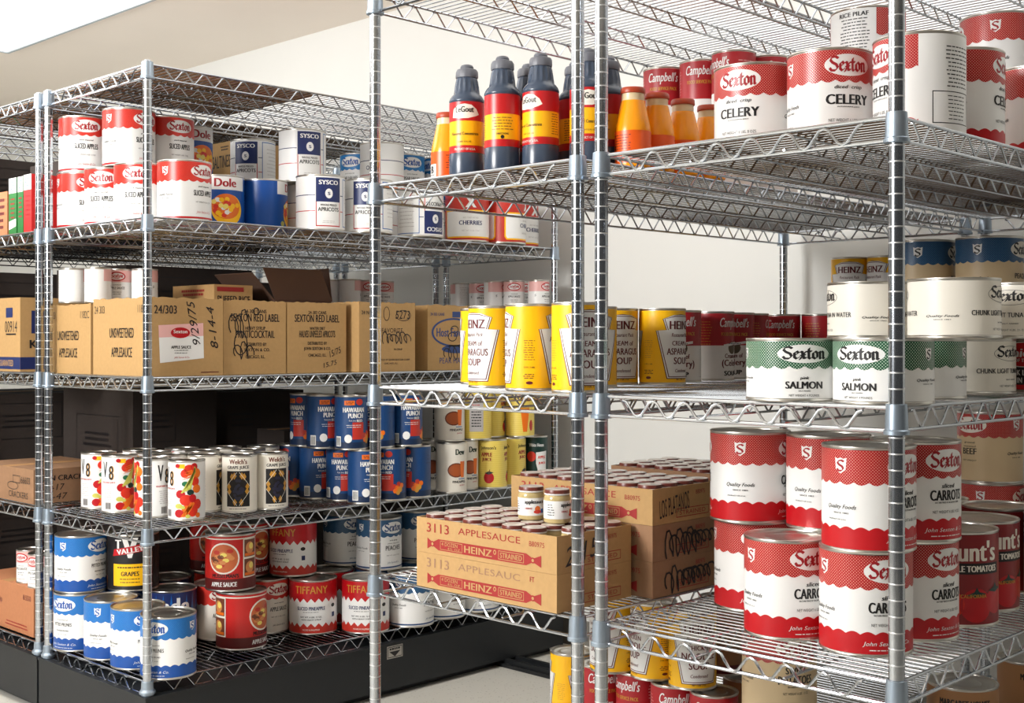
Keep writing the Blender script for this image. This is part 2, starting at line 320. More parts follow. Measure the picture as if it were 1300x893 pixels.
# ------------------------------------------------------------------ printed can labels
DIM = {'C10': (3.095, 7.0), 'C46': (2.125, 7.0), 'C36': (1.8, 7.0), 'C303': (1.595, 4.38), 'SAL': (3.15, 4.2)}
def scal(z, amp, per, up=False): return (lambda x: z + (1 if up else -1) * amp * abs(math.sin(math.pi * x / per)))
def base_label(R, H, m):
    a = Art(R); a.band(.22, H - .22, m, 0); return a
def shield(a, x, z, h, col, ink=None):
    w = h * .42; a.poly([(x - w, z + h * .5), (x - w * .5, z + h * .42), (x, z + h * .5), (x + w * .5, z + h * .42), (x + w, z + h * .5), (x + w * .85, z - h * .25), (x, z - h * .5), (x - w * .85, z - h * .25)], WHITE if ink else col, 2)
    a.black('S', x, z, h * .56, h * .78, ink or WHITE, 3)
def sexton(R, H, top, base, ink, words, foot=None, footm=None, recipe=None, sh=None, word_ink=None, plain_oval=False):
    a = base_label(R, H, base); q = math.pi * R / 2; k = H / 7; zt = H * (.665 if H > 5 else .56)
    if top:
        a.band(0, H - .22, top, 1, lo=scal(zt, .2, .98))
    if foot: a.band(.22, 0, footm, 1, hi=scal(foot, .2, .98, True))
    zo = (zt + H - .2) / 2 - .02; ry = (H - .2 - zt) * .37; rx = q * .36
    for c in (0, 2 * q):
        if recipe and c: continue
        if plain_oval: a.oval(c, zo - .1, rx * .95, ry * .95, BLACK, 1); a.oval(c, zo - .1, rx * .95 - .03, ry * .95 - .03, base, 2)
        else: a.oval(c, zo, rx, ry, base if base is not CREAM else IVORY, 2)
        a.black('Sexton', c, zo + ry * .1, rx * 1.6, ry * 1.5, ink, 3)
        for t, z, wd, ht, bo, shr in words: a.text(t, c, z, wd, ht, word_ink or BLACK, 2, bo, shr)
        if foot and foot > 1: a.text('John Sexton & Co.', c, foot * .58, q * .75, .36, WHITE, 3, 0, .3); a.lines(c, foot * .3, q * .6, 1, WHITE, 3)
    for c in (-q, q):
        if recipe and c > 0: continue
        if not plain_oval: shield(a, c, zo, (H - .2 - zt) * .5, base if base is not CREAM else IVORY, ink if top else BLACK)
        zq = H * (.42 if H > 5 else .36)
        a.text('Quality Foods', c, zq, q * .46, .36 * k, BLACK, 2, .014, .35); a.text('SINCE 1883', c, zq - .38 * k, q * .24, .11 * k, BLACK, 2, .02)
        if foot: a.text('PRODUCT OF U.S.A.', c - .3, foot + .62, q * .3, .09, BLACK, 2, .02)
    if recipe:
        x0, x1 = recipe; a.band(.22, H - .22, base, 4, x0=x0, x1=x1); a.lines((x0 + x1) / 2 + .6, 5.9, 2.6, 11, BLACK, 5, .27, .08); a.frame(x0 + .9, .7, x1 - .6, 2.9, .06, BLACK, 5); a.lines((x0 + x1) / 2 + .4, 2.55, 1.9, 7, BLACK, 5, .26, .06)
    return a
def tiny(q): return [('.', q, 1, 1, 0, 0)]
def d_apples(): a = sexton(3.095, 7, APD, WHITE, DRED, [('pack imperial', 3.95, 1.7, .22, .03, .2), ('SLICED APPLES', 3.2, 2.85, .64, .038, 0), ('NET WEIGHT 6 LBS. 12 OZS.', 2.15, 2.3, .16, .0, 0)]); a.band(.22, .42, RED, 1); [a.text('John Sexton & Co.', c, .95, 2.2, .36, RED, 2, 0, .3) for c in (0, math.pi * 3.095)]; return a
CEL = [('diced  crisp', 4.1, 2.1, .34, .02, .25), ('CELERY', 3.25, 3.3, .72, .035, 0), ('IN FLAVORFUL JUICE', 2.7, 1.7, .11, .02, 0), ('NET WEIGHT 6 LBS. 8 OZS.', 1.75, 2.9, .22, .0, 0)]
def d_celery(): return sexton(3.095, 7, REDD, WHITE, DRED, CEL, .95, RED)
def d_recipe(): return sexton(3.095, 7, REDD, WHITE, DRED, CEL, .95, RED, recipe=(3.05, 8.0))
def d_pilaf():
    a = sexton(3.095, 7, REDD, WHITE, DRED, CEL, .95, RED, recipe=(3.05, 7.9)); a.text('RICE PILAF', 6.0, 6.35, 2.6, .36, BLACK, 6, .03); return a
def d_carrots(): return sexton(3.095, 7, REDD, WHITE, DRED, [('sliced', 3.95, 1.2, .3, .035, .2), ('CARROTS', 3.3, 2.9, .72, .035, 0), ('SALT AND TRACE OF CALCIUM SALT ADDED', 2.8, 2.2, .11, .02, 0), ('NET WEIGHT 6 LBS. 9 OZS.', 2.15, 2.5, .2, .0, 0)], 1.5, RED)
def d_beef(): return sexton(3.095, 7, REDD, CREAM, DRED, [('ground', 3.95, 1.2, .22, .03, 0), ('seasoned', 3.6, 1.4, .18, .02, 0), ('BEEF', 3.1, 1.6, .6, .03, 0), ('NET WEIGHT', 2.2, 1.6, .15, 0, 0)])
def d_prunes(): return sexton(3.095, 7, BLUD, WHITE, BROYAL, [('dried imperial', 3.85, 1.6, .18, .02, 0), ('PITTED PRUNES', 3.3, 2.6, .42, .02, 0), ('PREPARED PRUNES', 2.55, 1.8, .16, .02, 0), ('NET WT. 6 LBS.', 2.1, 1.4, .13, 0, 0)], 1.45, BROYAL)
def d_pears(): return sexton(3.095, 7, LBL, WHITE, BROYAL, [('pack imperial', 3.95, 1.6, .2, .02, 0), ('PEAR HALVES', 3.3, 2.6, .48, .02, 0), ('NET WT. 6 LBS.', 2.2, 1.8, .15, 0, 0)])
def d_peaches():
    a = sexton(3.095, 7, DBLD, WHITE, DBLUE, [('in-in syrup', 4.0, 1.3, .24, .03, 0), ('yellow cling sliced', 3.6, 1.9, .16, .02, 0), ('PEACHES', 3.0, 2.5, .62, .02, 0), ('NET WT. 6 LBS. 12 OZ.', 2.0, 2.2, .15, 0, 0)]); a.band(.3, .5, DBLUE, 1); [a.text('John Sexton & Co.', c, 1.0, 2.0, .34, DBLUE, 2, 0, .3) for c in (0, math.pi * 3.095)]; return a
def d_blue_tan(): return sexton(3.095, 7, DBLD, CREAM, BLACK, [('PEACHES', 3.2, 2.5, .5, .02, 0)])
def d_sauce10(): return sexton(3.095, 7, APD, IVORY, DRED, [('pack imperial', 3.95, 1.4, .18, .02, 0), ('APPLE SAUCE', 3.2, 2.6, .55, .02, 0), ('NET WT. 6 LBS. 12 OZ.', 2.2, 2.2, .16, 0, 0), ('John Sexton & Co.', 1.1, 1.9, .3, 0, .3)])
def d_salmon(): return sexton(3.15, 4.2, GRND, WHITE, BLACK, [('pink', 1.55, .6, .24, .03, .2), ('SALMON', 1.1, 2.5, .48, .035, 0), ('SALT ADDED', .72, .8, .08, .02, 0), ('NET WEIGHT 4 POUNDS', .42, 2.0, .15, 0, 0)])
def d_tuna(): return sexton(3.15, 4.2, None, IVORY, BLACK, [('CHUNK LIGHT TUNA IN WATER', 1.75, 6.0, .36, .02, 0), ('SALT ADDED', 1.1, 1.2, .09, .02, 0), ('NET WEIGHT 4 LBS. 2½ OZS.', .62, 2.4, .16, 0, 0)], plain_oval=True)
def d_chicken():
    R, H = DIM['SAL']; a = base_label(R, H, BLACK)
    for c in (0, math.pi * R): a.oval(c, 2.95, 2.9, 1.0, WHITE, 1); a.oval(c, 2.95, 2.82, .93, RED, 2); a.text('Chicken', c, 3.1, 4.0, .7, WHITE, 3, .03, .1); a.text('OF THE SEA', c, 2.5, 2.0, .26, WHITE, 3, .02, .1); a.text('CHUNK LIGHT', c - .6, 1.55, 3.4, .42, WHITE, 2, .03); a.text('TUNA IN WATER', c - .4, .95, 3.8, .42, WHITE, 2, .03)
    a.band(.25, .6, RED, 1); return a
def d_dole():
    R, H = DIM['C10']; a = base_label(R, H, BROYAL)
    rnd = random.Random(3)
    for c in (0,):
        a.rect(c - 2.9, 5.1, c + 2.9, 6.78, WHITE, 1); a.text('Dole', c, 6.0, 2.9, 1.05, DRED, 2, .05)
        a.oval(c + .3, 2.6, 2.1, 1.95, YEL, 2); a.oval(c + .1, 3.0, 1.9, 1.6, ORA, 3)
        for i in range(26):
            t = rnd.random() * 6.28; r = rnd.random(); a.oval(c + .1 + 1.8 * r * math.cos(t), 3.1 + 1.45 * r * math.sin(t), .32, .3, [YEL, WHITE, LYEL, YEL, TOM][i % 5], 4 + i % 3, 10)
        a.oval(c - 2.0, 1.3, .35, .35, LIME, 4, 10); a.lines(c + 1.9, .8, 1.2, 1, WHITE, 4, .3, .2)
    x = math.pi * R; a.lines(4.9, 5.9, 1.3, 1, WHITE, 2, .3, .2); a.lines(5.1, 4.9, 2.2, 1, WHITE, 2, .3, .24); a.lines(5.0, 3.9, 2.2, 6, WHITE, 2, .28, .07); a.text('NET WT. 6 LB.', 5, 1.2, 2.1, .22, WHITE, 2, .02)
    return a
def d_sysco():
    R, H = DIM['C10']; a = base_label(R, H, WHITE); q = math.pi * R
    a.band(4.35, 4.45, NAVY, 1); a.band(2.35, 2.45, RED, 1)
    for c in (0,):
        a.rect(c - 1.75, .35, c + 1.75, 6.75, WHITE, 2); a.rect(c - 1.65, 3.55, c + 1.65, 6.6, NAVY, 3)
        for x in (-1.65, 1.55): a.rect(c + x, .55, c + x + .1, 3.55, RED, 3)
        a.rect(c - 1.65, .45, c + 1.65, .58, RED, 3); a.text('SYSCO', c, 6.0, 2.6, .55, WHITE, 4, .05); a.oval(c, 4.6, .5, .62, WHITE, 4, 16); a.text('s', c, 4.6, .35, .4, NAVY, 5, .03)
        a.text('WHOLE PEELED', c, 3.15, 2.2, .26, BLACK, 4, .02); a.text('APRICOTS', c, 2.6, 2.8, .5, BLACK, 4, .02); a.lines(c, 1.1, 2.0, 2, GREY, 4)
        a.frame(c + 2.3, .5, c + 6.6, 6.6, .1, BLUE, 2); a.rect(c + 2.4, .6, c + 6.5, 6.5, WHITE, 2); a.lines(c + 4.4, 5.6, 2.8, 8, GREY, 3, .5, .08); a.oval(q - .5, 3.4, .3, .3, NAVY, 3, 10); a.oval(q - .5, 3.4, .2, .2, WHITE, 4, 10)
    return a
def d_cherries():
    R, H = DIM['C10']; a = base_label(R, H, BRICK); q = math.pi * R
    for c in (0, q):
        a.poly([(c - 4.2, .9), (c - 3.9, .5), (c + 3.9, .5), (c + 4.2, .9), (c + 4.2, 4.4), (c - 4.2, 4.4)], YEL, 1); a.poly([(c - 4.0, 1.0), (c - 3.8, .7), (c + 3.8, .7), (c + 4.0, 1.0), (c + 4.0, 4.2), (c - 4.0, 4.2)], WHITE, 2)
        a.text('CHERRIES', c, 2.6, 3.4, .6, NAVY, 3, .03); a.text('RED TART PITTED', c, 3.3, 2.2, .2, GREY, 3, .01); a.text('NET WT. 6 LB. 7 OZ.', c, 1.5, 2.6, .2, GREY, 3, .01); a.text('X', c, 5.5, 1.6, 1.5, WHITE, 3, .05)
    return a
def d_sauce():
    R, H = DIM['C303']; a = base_label(R, H, WHITE)
    a.band(2.7, H - .22, PINK, 1, x0=-3.2, x1=2.2); a.oval(0, 3.4, 1.05, .6, RED, 2, 20); a.oval(0, 3.4, .9, .45, WHITE, 3, 20); a.black('Sexton', 0, 3.5, 1.5, .55, RED, 4)
    a.text('LABEL', 0, 3.12, .7, .14, RED, 4, .02); a.text('unsweetened', 0, 2.35, 1.0, .14, BLACK, 2, .02); a.text('APPLE SAUCE', 0, 1.95, 1.9, .3, BLACK, 2, .02); a.lines(0, 1.4, 1.2, 2, BLACK, 2, .25); a.text('John Sexton & Co.', 0, .6, 1.3, .2, RED, 2, 0, .3)
    a.lines(3.6, 3.6, 1.4, 12, GREY, 2, .24, .06); shield(a, -1.9, 2.1, .45, GREY, BLACK)
    return a
def d_veg():
    R, H = DIM['C46']; a = base_label(R, H, WHITE); q = math.pi * R
    for c in (0, q):
        a.text('V', c - .42, 5.3, .7, 1.9, BLACK, 2, .02); a.text('8', c + .52, 4.9, .62, 1.75, GOLD, 1, .05); a.text('8', c + .45, 4.9, .6, 1.7, BLACK, 2, .02); a.text('VEGETABLE JUICE', c, 3.7, 2.0, .26, RED, 2, .03); a.lines(c, 3.1, 1.3, 7, GREY, 2, .24, .08); a.rect(c - .35, .45, c + .45, 1.3, GREY, 2)
        for i in range(5): a.rect(c - .3 + i * .15, .5, c - .23 + i * .15, 1.25, BLACK, 3)
        v = c + 3.0 * (1 if c == 0 else -1); v = c + 2.55
        a.rect(v - 1.15, 6.1, v - .35, 6.6, YEL, 2); a.oval(v + .15, 5.95, .65, .6, TOM, 2, 14); a.oval(v + .75, 6.3, .4, .42, RED, 2, 12)
        for i in range(4): a.poly([(v - .75 + i * .1, 4.75 + i * .28), (v + .5, 5.1 + i * .22), (v + .5, 5.3 + i * .22)], ORA, 3)
        for i in range(5): a.poly([(v - .8 + i * .24, 3.25 + .1 * i), (v - .62 + i * .24, 3.2 + .1 * i), (v + .9, 5.6 + .14 * i), (v + .75, 5.85 + .12 * i)], LIME, 4)
        a.oval(v + .85, 4.55, .5, .55, TOM, 3, 12); a.oval(v + .3, 3.3, .4, .35, DGRN, 5, 10); a.oval(v - .2, 2.4, .75, .65, TOM, 4, 14); a.oval(v + .55, 2.6, .42, .5, RED, 5, 12)
        for i in range(4): a.poly([(v - .8 + .12 * i, .5 + .1 * i), (v - .55 + .12 * i, .42), (v + .5 + .1 * i, 2.0), (v + .3 + .1 * i, 2.15)], ORA, 5)
        a.oval(v - .85, 3.1, .55, .5, RED, 3, 12); a.oval(v + 1.05, 3.7, .5, .5, ORA, 3, 12); a.oval(v + 1.15, 1.9, .5, .6, TOM, 3, 12); a.oval(v - .1, 1.35, .6, .5, ORA, 3, 12); a.oval(v + 1.0, 5.5, .55, .6, ORA, 3, 12); a.oval(v - .35, 5.5, .5, .5, TOM, 2, 12); a.oval(v - .3, 4.3, .4, .3, GRN, 2, 10); a.oval(v - 1.05, 1.7, .45, .3, LIME, 3, 10)
        a.oval(v + .55, 1.2, .62, .75, TOM, 4, 14); a.oval(v - 1.0, .85, .55, .48, RED, 4, 12); a.oval(v + 1.2, .6, .3, .3, ORA, 4, 10); a.oval(v, .5, .3, .22, LIME, 6, 8); a.oval(v - .6, 1.55, .3, .2, LIME, 6, 8); a.oval(v - 1.2, 6.9 - .5, .3, .25, RED, 3, 8)
    return a
def d_grape():
    R, H = DIM['C46']; a = base_label(R, H, IVORY); c = 0
    a.text("Welch's", c, 6.25, 2.2, .6, BROWN, 2, .05); a.text('GRAPE JUICE', c, 5.5, 2.7, .5, BLACK, 2, .03); a.rect(c - 1.45, .75, c + 1.45, 5.1, BLACK, 1); a.lines(c, .45, 2.4, 1, BLACK, 2)
    for sx in (-1, 1):
        for x, z, k in ((.75, 4.4, 0), (1.15, 3.2, 1), (1.1, 2.6, 1), (.4, 1.3, 0), (.45, 4.5, 0)):
            a.poly([(c + sx * x, z + .45), (c + sx * (x + .26), z), (c + sx * x, z - .45), (c + sx * (x - .28), z)], GOLD, 2)
        a.stroke([(c + sx * .15, 4.95), (c + sx * 1.4, 3.3)], .05, IVORY, 3); a.stroke([(c + sx * .15, .9), (c + sx * 1.4, 2.6)], .05, IVORY, 3)
    rnd = random.Random(5); G = mat('ink_grape', (40, 40, 62), .35)
    for i in range(22):
        t = rnd.random() * 6.28; r = rnd.random() ** .5; a.oval(c + .62 * r * math.cos(t), 2.85 + 1.15 * r * math.sin(t), .2, .2, G, 4 + i % 2, 10)
    a.lines(c - 3.3, 4.4, 1.1, 9, GREY, 2, .32, .06); a.rect(c - 3.5, 4.9, c - 3.1, 5.3, GOLD, 2); return a
def d_punch():
    R, H = DIM['C46']; a = base_label(R, H, DBLUE); c = 0; MB_ = mat('label_punch_navy', (16, 40, 74), .4); a.band(.22, 1.0, MB_, 1)
    a.rect(c - .2, 1.35, c + 1.35, 3.55, BRICK, 2); a.rect(c - 1.25, 5.75, c + .1, 6.35, ORA, 2); a.lines(c - .55, 6.1, 1.1, 2, MAROON, 3, .2, .09); a.oval(c + .75, 6.15, .5, .42, BRICK, 2, 12)
    a.text('HAWAIIAN', c, 5.15, 2.9, .62, WHITE, 3, .035, -.02); a.text('PUNCH', c + .25, 4.4, 2.0, .62, WHITE, 3, .035); a.text('RED', c + .75, 3.75, .8, .32, WHITE, 3, .03); a.text('fruit juicy', c - .2, 3.75, .9, .26, WHITE, 3, .01); a.lines(c, 3.15, 2.0, 2, WHITE, 3, .25, .06)
    for x, z, r, m in ((1.9, 1.7, .32, ORA), (2.3, 1.5, .36, GOLD), (1.6, 1.3, .3, ORA), (2.1, 2.2, .3, BRICK), (2.6, 2.0, .3, ORA), (2.0, 1.1, .3, GOLD), (1.5, 1.9, .28, BRICK)): a.oval(c + x, z, r, r * 1.1, m, 4, 12)
    a.rect(c - 2.6, .45, c - 1.75, 1.75, WHITE, 3); [a.rect(c - 2.5 + i * .14, .55, c - 2.43 + i * .14, 1.6, BLACK, 4) for i in range(5)]
    a.oval(c - .75, 1.45, .5, .55, WHITE, 3, 12); a.lines(c + 4.2, 5.6, 1.6, 3, NAVY, 2, .5, .08)
    return a
def d_pine():
    R, H = DIM['C46']; a = base_label(R, H, IVORY)
    for c in (0, math.pi * R):
        a.text('Dew', c + .1, 5.7, 1.5, .8, mat('ink_dark_green', (28, 50, 34), .5), 2, .04); a.oval(c - .5, 3.2, 1.25, 1.0, BROWN, 2, 18); a.oval(c - .5, 3.2, 1.08, .84, mat('label_rust', (170, 84, 40), .45), 3, 16); a.poly([(c + .15, 2.2), (c + .7, 2.2), (c + .85, 4.4), (c + .05, 4.4)], ORA, 4)
        a.text('PINEAPPLE', c, 1.6, 2.1, .32, BLACK, 2, .03); a.text('JUICE', c + .4, 1.1, .9, .2, RED, 2, .02); a.rect(c - .2, 1.95, c + .9, 2.05, BLUE, 2)
    return a
def striped(R, H):
    a = base_label(R, H, LYEL); i = 0; S = mat('label_stripe', (226, 196, 84), .4)
    while .35 + i * .19 < H - .3: a.band(.35 + i * .19, .42 + i * .19, S, 1); i += 1
    return a
def d_apple():
    R, H = DIM['C46']; a = striped(R, H)
    for c in (0, 3.6):
        a.text("Johnson's", c, 5.75, 2.3, .6, BLACK, 2, .03); a.text('APPLE', c - .25, 4.85, 1.7, .55, DRED, 2, .06); a.text('JUICE', c - .2, 4.1, 1.5, .55, DRED, 2, .06); a.oval(c + .1, 1.55, .75, .8, RED, 2, 18)
        a.poly([(c - .5, 2.2), (c + .1, 2.0), (c + .8, 2.3), (c + .15, 2.5)], DGRN, 3); a.stroke([(c + .1, 2.2), (c + .25, 2.7)], .1, BROWN, 4)
    x = math.pi * R; a.band(1.2, 6.3, GREY, 3, x0=x - 1.0, x1=x + 1.0); a.lines(x, 4.9, 1.5, 2, RED, 4, .4, .1); a.lines(x, 3.9, 1.6, 6, BLACK, 4, .4, .16)
    return a
def d_orange():
    R, H = DIM['C46']; a = striped(R, H)
    for c in (0, 3.6): a.text('ORANGE', c - .2, 6.2, 2.0, .5, DRED, 2, .05); a.text('JUICE', c + .2, 5.4, 1.5, .6, DRED, 2, .06); a.poly([(c - .25, .8), (c + .35, .8), (c + .75, 4.3), (c - .65, 4.3)], ORA, 2); a.oval(c + .05, 4.3, .7, .18, GOLD, 3, 14); a.oval(c + 1.1, 1.7, .35, .8, BRICK, 2, 14)
    return a
def d_white_house():
    R, H = DIM['C36']; a = base_label(R, H, DGRN)
    for c in (0, math.pi * R): a.text('White House', c, 5.7, 2.3, .5, WHITE, 2, .03); a.oval(c - .8, 4.0, .7, .75, TOM, 2, 16); a.poly([(c - .1, 4.6), (c + 1.7, 4.8), (c + 1.6, 2.0), (c + .2, 1.8), (c - .1, 3.0)], WHITE, 2); a.text('APPLE', c + .8, 3.9, 1.3, .42, TOM, 3, .04); a.text('JUICE', c + .85, 3.0, 1.2, .42, TOM, 3, .04)
    return a
def d_valley():
    R, H = DIM['C10']; a = base_label(R, H, BLACK)
    for c in (0,): a.text('V', c, 5.4, 2.0, 2.5, WHITE, 2, .08); a.text('T', c - 1.5, 5.8, .9, 1.2, WHITE, 2, .08); a.poly([(c - 2.3, 4.35), (c + 2.0, 5.0), (c + 2.3, 6.0), (c - 2.1, 5.2)], RED, 3); a.text('VALLEY', c, 5.1, 3.4, .62, WHITE, 4, .04, 0, .15); a.rect(c - 2.2, .7, c + 2.0, 3.4, YEL, 2); a.lines(c, 2.9, 3.2, 1, BLACK, 3, .3, .16, .02); a.text('GRAPES', c, 2.2, 2.2, .55, BLACK, 3, .03); a.lines(c, 1.5, 3, 2, BLACK, 3, .4, .1)
    return a
def d_cade():
    R, H = DIM['C10']; a = base_label(R, H, NAVY); a.band(.22, 2.9, IVORY, 1); c = 0
    for i in range(20): x = -math.pi * R + i * .97; a.poly([(x - .22, 4.6), (x + .22, 4.6), (x, 6.6)], BLUE, 1)
    a.text('cade', c, 5.2, 4.6, 1.9, WHITE, 3, .06); a.text('S', c + 2.5, 1.6, .5, .55, BLACK, 2, .03); a.rect(c + .2, 2.2, c + 2.7, 2.3, BLACK, 2); return a
def d_fruit():
    R, H = DIM['C10']; FR = mat('label_fruit_red', (192, 34, 30), .35); a = base_label(R, H, FR); a.band(.22, 1.55, mat('label_fruit_dark', (92, 24, 22), .4), 1); a.band(6.4, 6.55, IVORY, 1); q = math.pi * R; rnd = random.Random(9)
    SK = mat('label_peach_tone', (214, 140, 80), .4)
    for c in (0, q):
        a.oval(c, 4.1, 2.0, 1.95, IVORY, 2, 28); a.oval(c, 4.1, 1.8, 1.75, mat('label_dish', (196, 100, 56), .4), 3, 24)
        for i in range(16): t = rnd.random() * 6.28; r = rnd.random() ** .5; a.oval(c + 1.35 * r * math.cos(t), 4.1 + 1.3 * r * math.sin(t), .42, .26, [SK, BRICK, SK, LYEL, BROWN][i % 5], 4 + i % 3, 10)
        a.text("MUSSELMAN'S", c + .2, 1.95, 3.4, .5, BLACK, 3, .03); a.text('APPLE SAUCE', c, .9, 3.3, .55, WHITE, 3, .04)
        p = c + 3.6
        a.rect(p - 1.15, 1.6, p + 1.15, 6.4, IVORY, 5)
        for z0 in (1.75, 4.15):
            a.rect(p - 1.0, z0, p + 1.0, z0 + 2.15, BROWN, 6); a.oval(p - .1, z0 + 1.1, .7, .75, SK, 7, 14); a.oval(p + .1, z0 + 1.3, .4, .4, LYEL, 8, 10); a.rect(p - .9, z0 + .1, p + .9, z0 + .45, ORA, 7)
    return a
def d_tiffany():
    R, H = DIM['C10']; a = base_label(R, H, WHITE); tri = lambda x: abs(((x / .98) % 1) - .5) * 2
    a.band(0, 6.78, RED, 1, lo=lambda x: 4.15 + .55 * tri(x)); a.band(.22, 0, BRICK, 1, hi=lambda x: 1.0 + .5 * tri(x))
    for c in (0, math.pi * R): a.text('TIFFANY', c, 5.8, 4.4, .95, GOLD, 2, .01); a.text('SLICED PINEAPPLE', c, 3.4, 3.7, .46, NAVY, 2, .03); a.lines(c, 2.9, 2.4, 1, BLACK, 2); a.text('NET WT. 6 LBS. 12 OZ.', c, 2.3, 2.8, .2, BLACK, 2, .02); a.text('WITH HEAVY SYRUP', c, 1.95, 2.6, .18, BLACK, 2, .02); a.text('PACKED IN PHILIPPINES', c, .65, 2.2, .2, IVORY, 2, .01); a.oval(c + 3.2, 3.6, .35, .25, BLACK, 2, 10); a.rect(c + 3.0, 2.1, c + 3.5, 2.7, NAVY, 2)
    return a
def key(c, g=0., t=1.):
    p = [(1.62, .55), (2.6, 4.95), (1.65, 5.0), (1.97, 6.0), (1.0, 6.35), (0, 6.45)]
    o = [(c + x * t - (g if x else 0), z) for x, z in p]; l = [(2 * c - x, z) for x, z in o[::-1][1:]]
    out = o + l; return [(x, min(max(z, .55 + g), 6.45 - g)) for x, z in out]
def keystone(a, c, ink):
    for g, m, ly in ((0, ink, 1), (.07, WHITE, 2), (.16, ink, 3), (.23, WHITE, 4)): a.poly(key(c, g), m, ly)
def soup(word1, word2):
    R, H = DIM['C46']; a = base_label(R, H, YEL); q = math.pi * R
    for k, c in enumerate((0, q)):
        keystone(a, c, MAROON); a.text('HEINZ', c, 5.45, 2.7, .75, MAROON, 5, .03)
        if k == 0 or word2 == 'NOODLE':
            a.text('Restaurant Pack', c, 4.55, 2.3, .34, MAROON, 5, .01, .2); a.text(word1, c, 3.8, 2.2, .42, MAROON, 5, .02); a.text(word2, c, 3.05, 3.2, .6, MAROON, 5, .02); a.text('SOUP', c, 2.2, 1.9, .62, MAROON, 5, .02); a.text('Condensed', c, 1.3, 1.6, .3, MAROON, 5, .01, .2)
        else: a.text('Restaurant Pack', c, 4.6, 2.2, .3, MAROON, 5, .01, .2); a.text('ASPARAGUS SOUP', c, 4.15, 3.2, .42, MAROON, 5, .02); a.text('Condensed', c, 3.65, 1.4, .26, MAROON, 5, .01, .2); a.lines(c, 3.25, 2.5, 11, GREY, 5, .21, .06)
        a.text('NET 3 LBS. 2 OZ.', c, .5, 1.3, .16, MAROON, 2, .02); s = c + q / 2; a.lines(s, 4.0, .95, 9, GOLD if k else BROWN, 2, .19, .05); a.text('2 OZ. 3 LBS.', s, 1.9, .9, .12, MAROON, 2, .02); a.lines(s, 1.3, 1.0, 3, MAROON, 2, .15, .06); a.oval(s, .65, .28, .13, MAROON, 2, 12)
    return a
def d_asparagus(): return soup('CREAM of', 'ASPARAGUS')
def d_noodle(): return soup('CHICKEN', 'NOODLE')
def camp(split, fill):
    R, H = DIM['C46']; CR = mat('label_soup_red', (164, 26, 34), .38); a = base_label(R, H, WHITE if split else CR); q = math.pi * R
    if split: a.band(3.55, 6.78, CR, 1)
    for c in (0, q):
        a.text('Campbell\'s', c, 5.75, 3.2, 1.25, WHITE, 2, .02, .3); a.text('FOOD SERVICE PACK', c, 4.7, 2.9, .34, GOLD, 2, .03)
        if split:
            a.oval(c, 3.3, .62, .62, mat('label_seal', (96, 84, 64), .5), 2, 18); a.poly([(c - 1.2, 3.4), (c + 1.2, 3.75), (c + 1.2, 4.0), (c - 1.2, 3.65)], WHITE, 3); a.lines(c, 3.7, 1.4, 1, BLACK, 4)
            a.text('Cream of', c - .1, 2.5, 1.9, .45, MAROON, 2, .03); a.text('(Celery)', c, 1.7, 2.8, .85, MAROON, 2, .03); a.text('SOUP', c - .2, .75, 1.9, .48, BLACK, 2, .05); a.frame(c + 2.2, .5, c + 2.7, 3.2, .04, GREY, 2)
        elif fill: a.text('Chicken', c, 3.6, 1.7, .42, WHITE, 2, .03); a.text('Noodle', c, 2.9, 1.6, .42, WHITE, 2, .03); a.text('SOUP', c, 1.8, 1.3, .42, WHITE, 2, .04)
        a.lines(c + q / 2, 5.9, 1.9, 9, PINK if not split else GOLD, 2, .28, .06)
    return a
def d_campbell(): return camp(True, False)
def d_campred():
    a = camp(False, False); a.band(.22, 3.0, WHITE, 1); return a
def d_campnoodle(): return camp(False, True)
def d_tomato():
    R, H = DIM['C10']; a = base_label(R, H, mat('label_tomato_dark', (132, 26, 30), .4)); rnd = random.Random(2)
    for c in (0, math.pi * R):
        a.text("Hunt's", c, 5.6, 4.4, 1.5, IVORY, 3, .06); a.rect(c - 2.6, 3.9, c + 2.6, 4.7, BLACK, 2); a.text('WHOLE TOMATOES', c, 4.3, 4.6, .46, IVORY, 3, .04)
        for x, z, r in ((-1.6, 1.7, 1.1), (.4, 1.6, 1.25), (2.2, 1.9, 1.0)): a.oval(c + x, z, r, r, TOM if x < 0 else RED, 3, 20); a.poly([(c + x - .8, z + .75), (c + x, z + .6), (c + x + .8, z + .85), (c + x + .2, z + 1.0), (c + x, z + 1.35), (c + x - .2, z + 1.0)], DGRN, 4)
        a.text('CALIFORNIA', c + .2, 2.3, 2.0, .26, GOLD, 5, .02)
    return a
def d_sweet():
    a = sexton(3.095, 7, REDD, CREAM, DRED, [('SWEET', 3.9, 1.9, .55, .03, 0), ('POTATOES', 3.1, 3.1, .7, .03, 0), ('IN HEAVY SYRUP', 2.55, 1.5, .14, .02, 0), ('NET WEIGHT 6 LBS. 12 OZ.', 2.0, 2.3, .2, 0, 0)]); return a
def d_squash():
    R, H = DIM['C10']; a = base_label(R, H, mat('label_squash_tan', (168, 120, 76), .5))
    for c in (0, math.pi * R): a.text('MARGARET HOLMES', c, 5.7, 4.6, .62, BLACK, 2, .04); a.text('YELLOW', c + .3, 4.6, 2.4, .5, IVORY, 2, .02); a.text('SQUASH', c, 3.6, 3.4, .9, IVORY, 2, .05); a.rect(c - 2.2, .9, c + 2.2, 2.6, GOLD, 2)
    a.band(.22, .8, DGRN, 1); return a
def d_plain_brown():
    R, H = DIM['C46']; a = base_label(R, H, mat('label_kraft', (150, 106, 70), .6)); a.band(.22, 1.0, MAROON, 1); a.lines(0, 4.8, 2.0, 5, MAROON, 2, .4, .12); return a
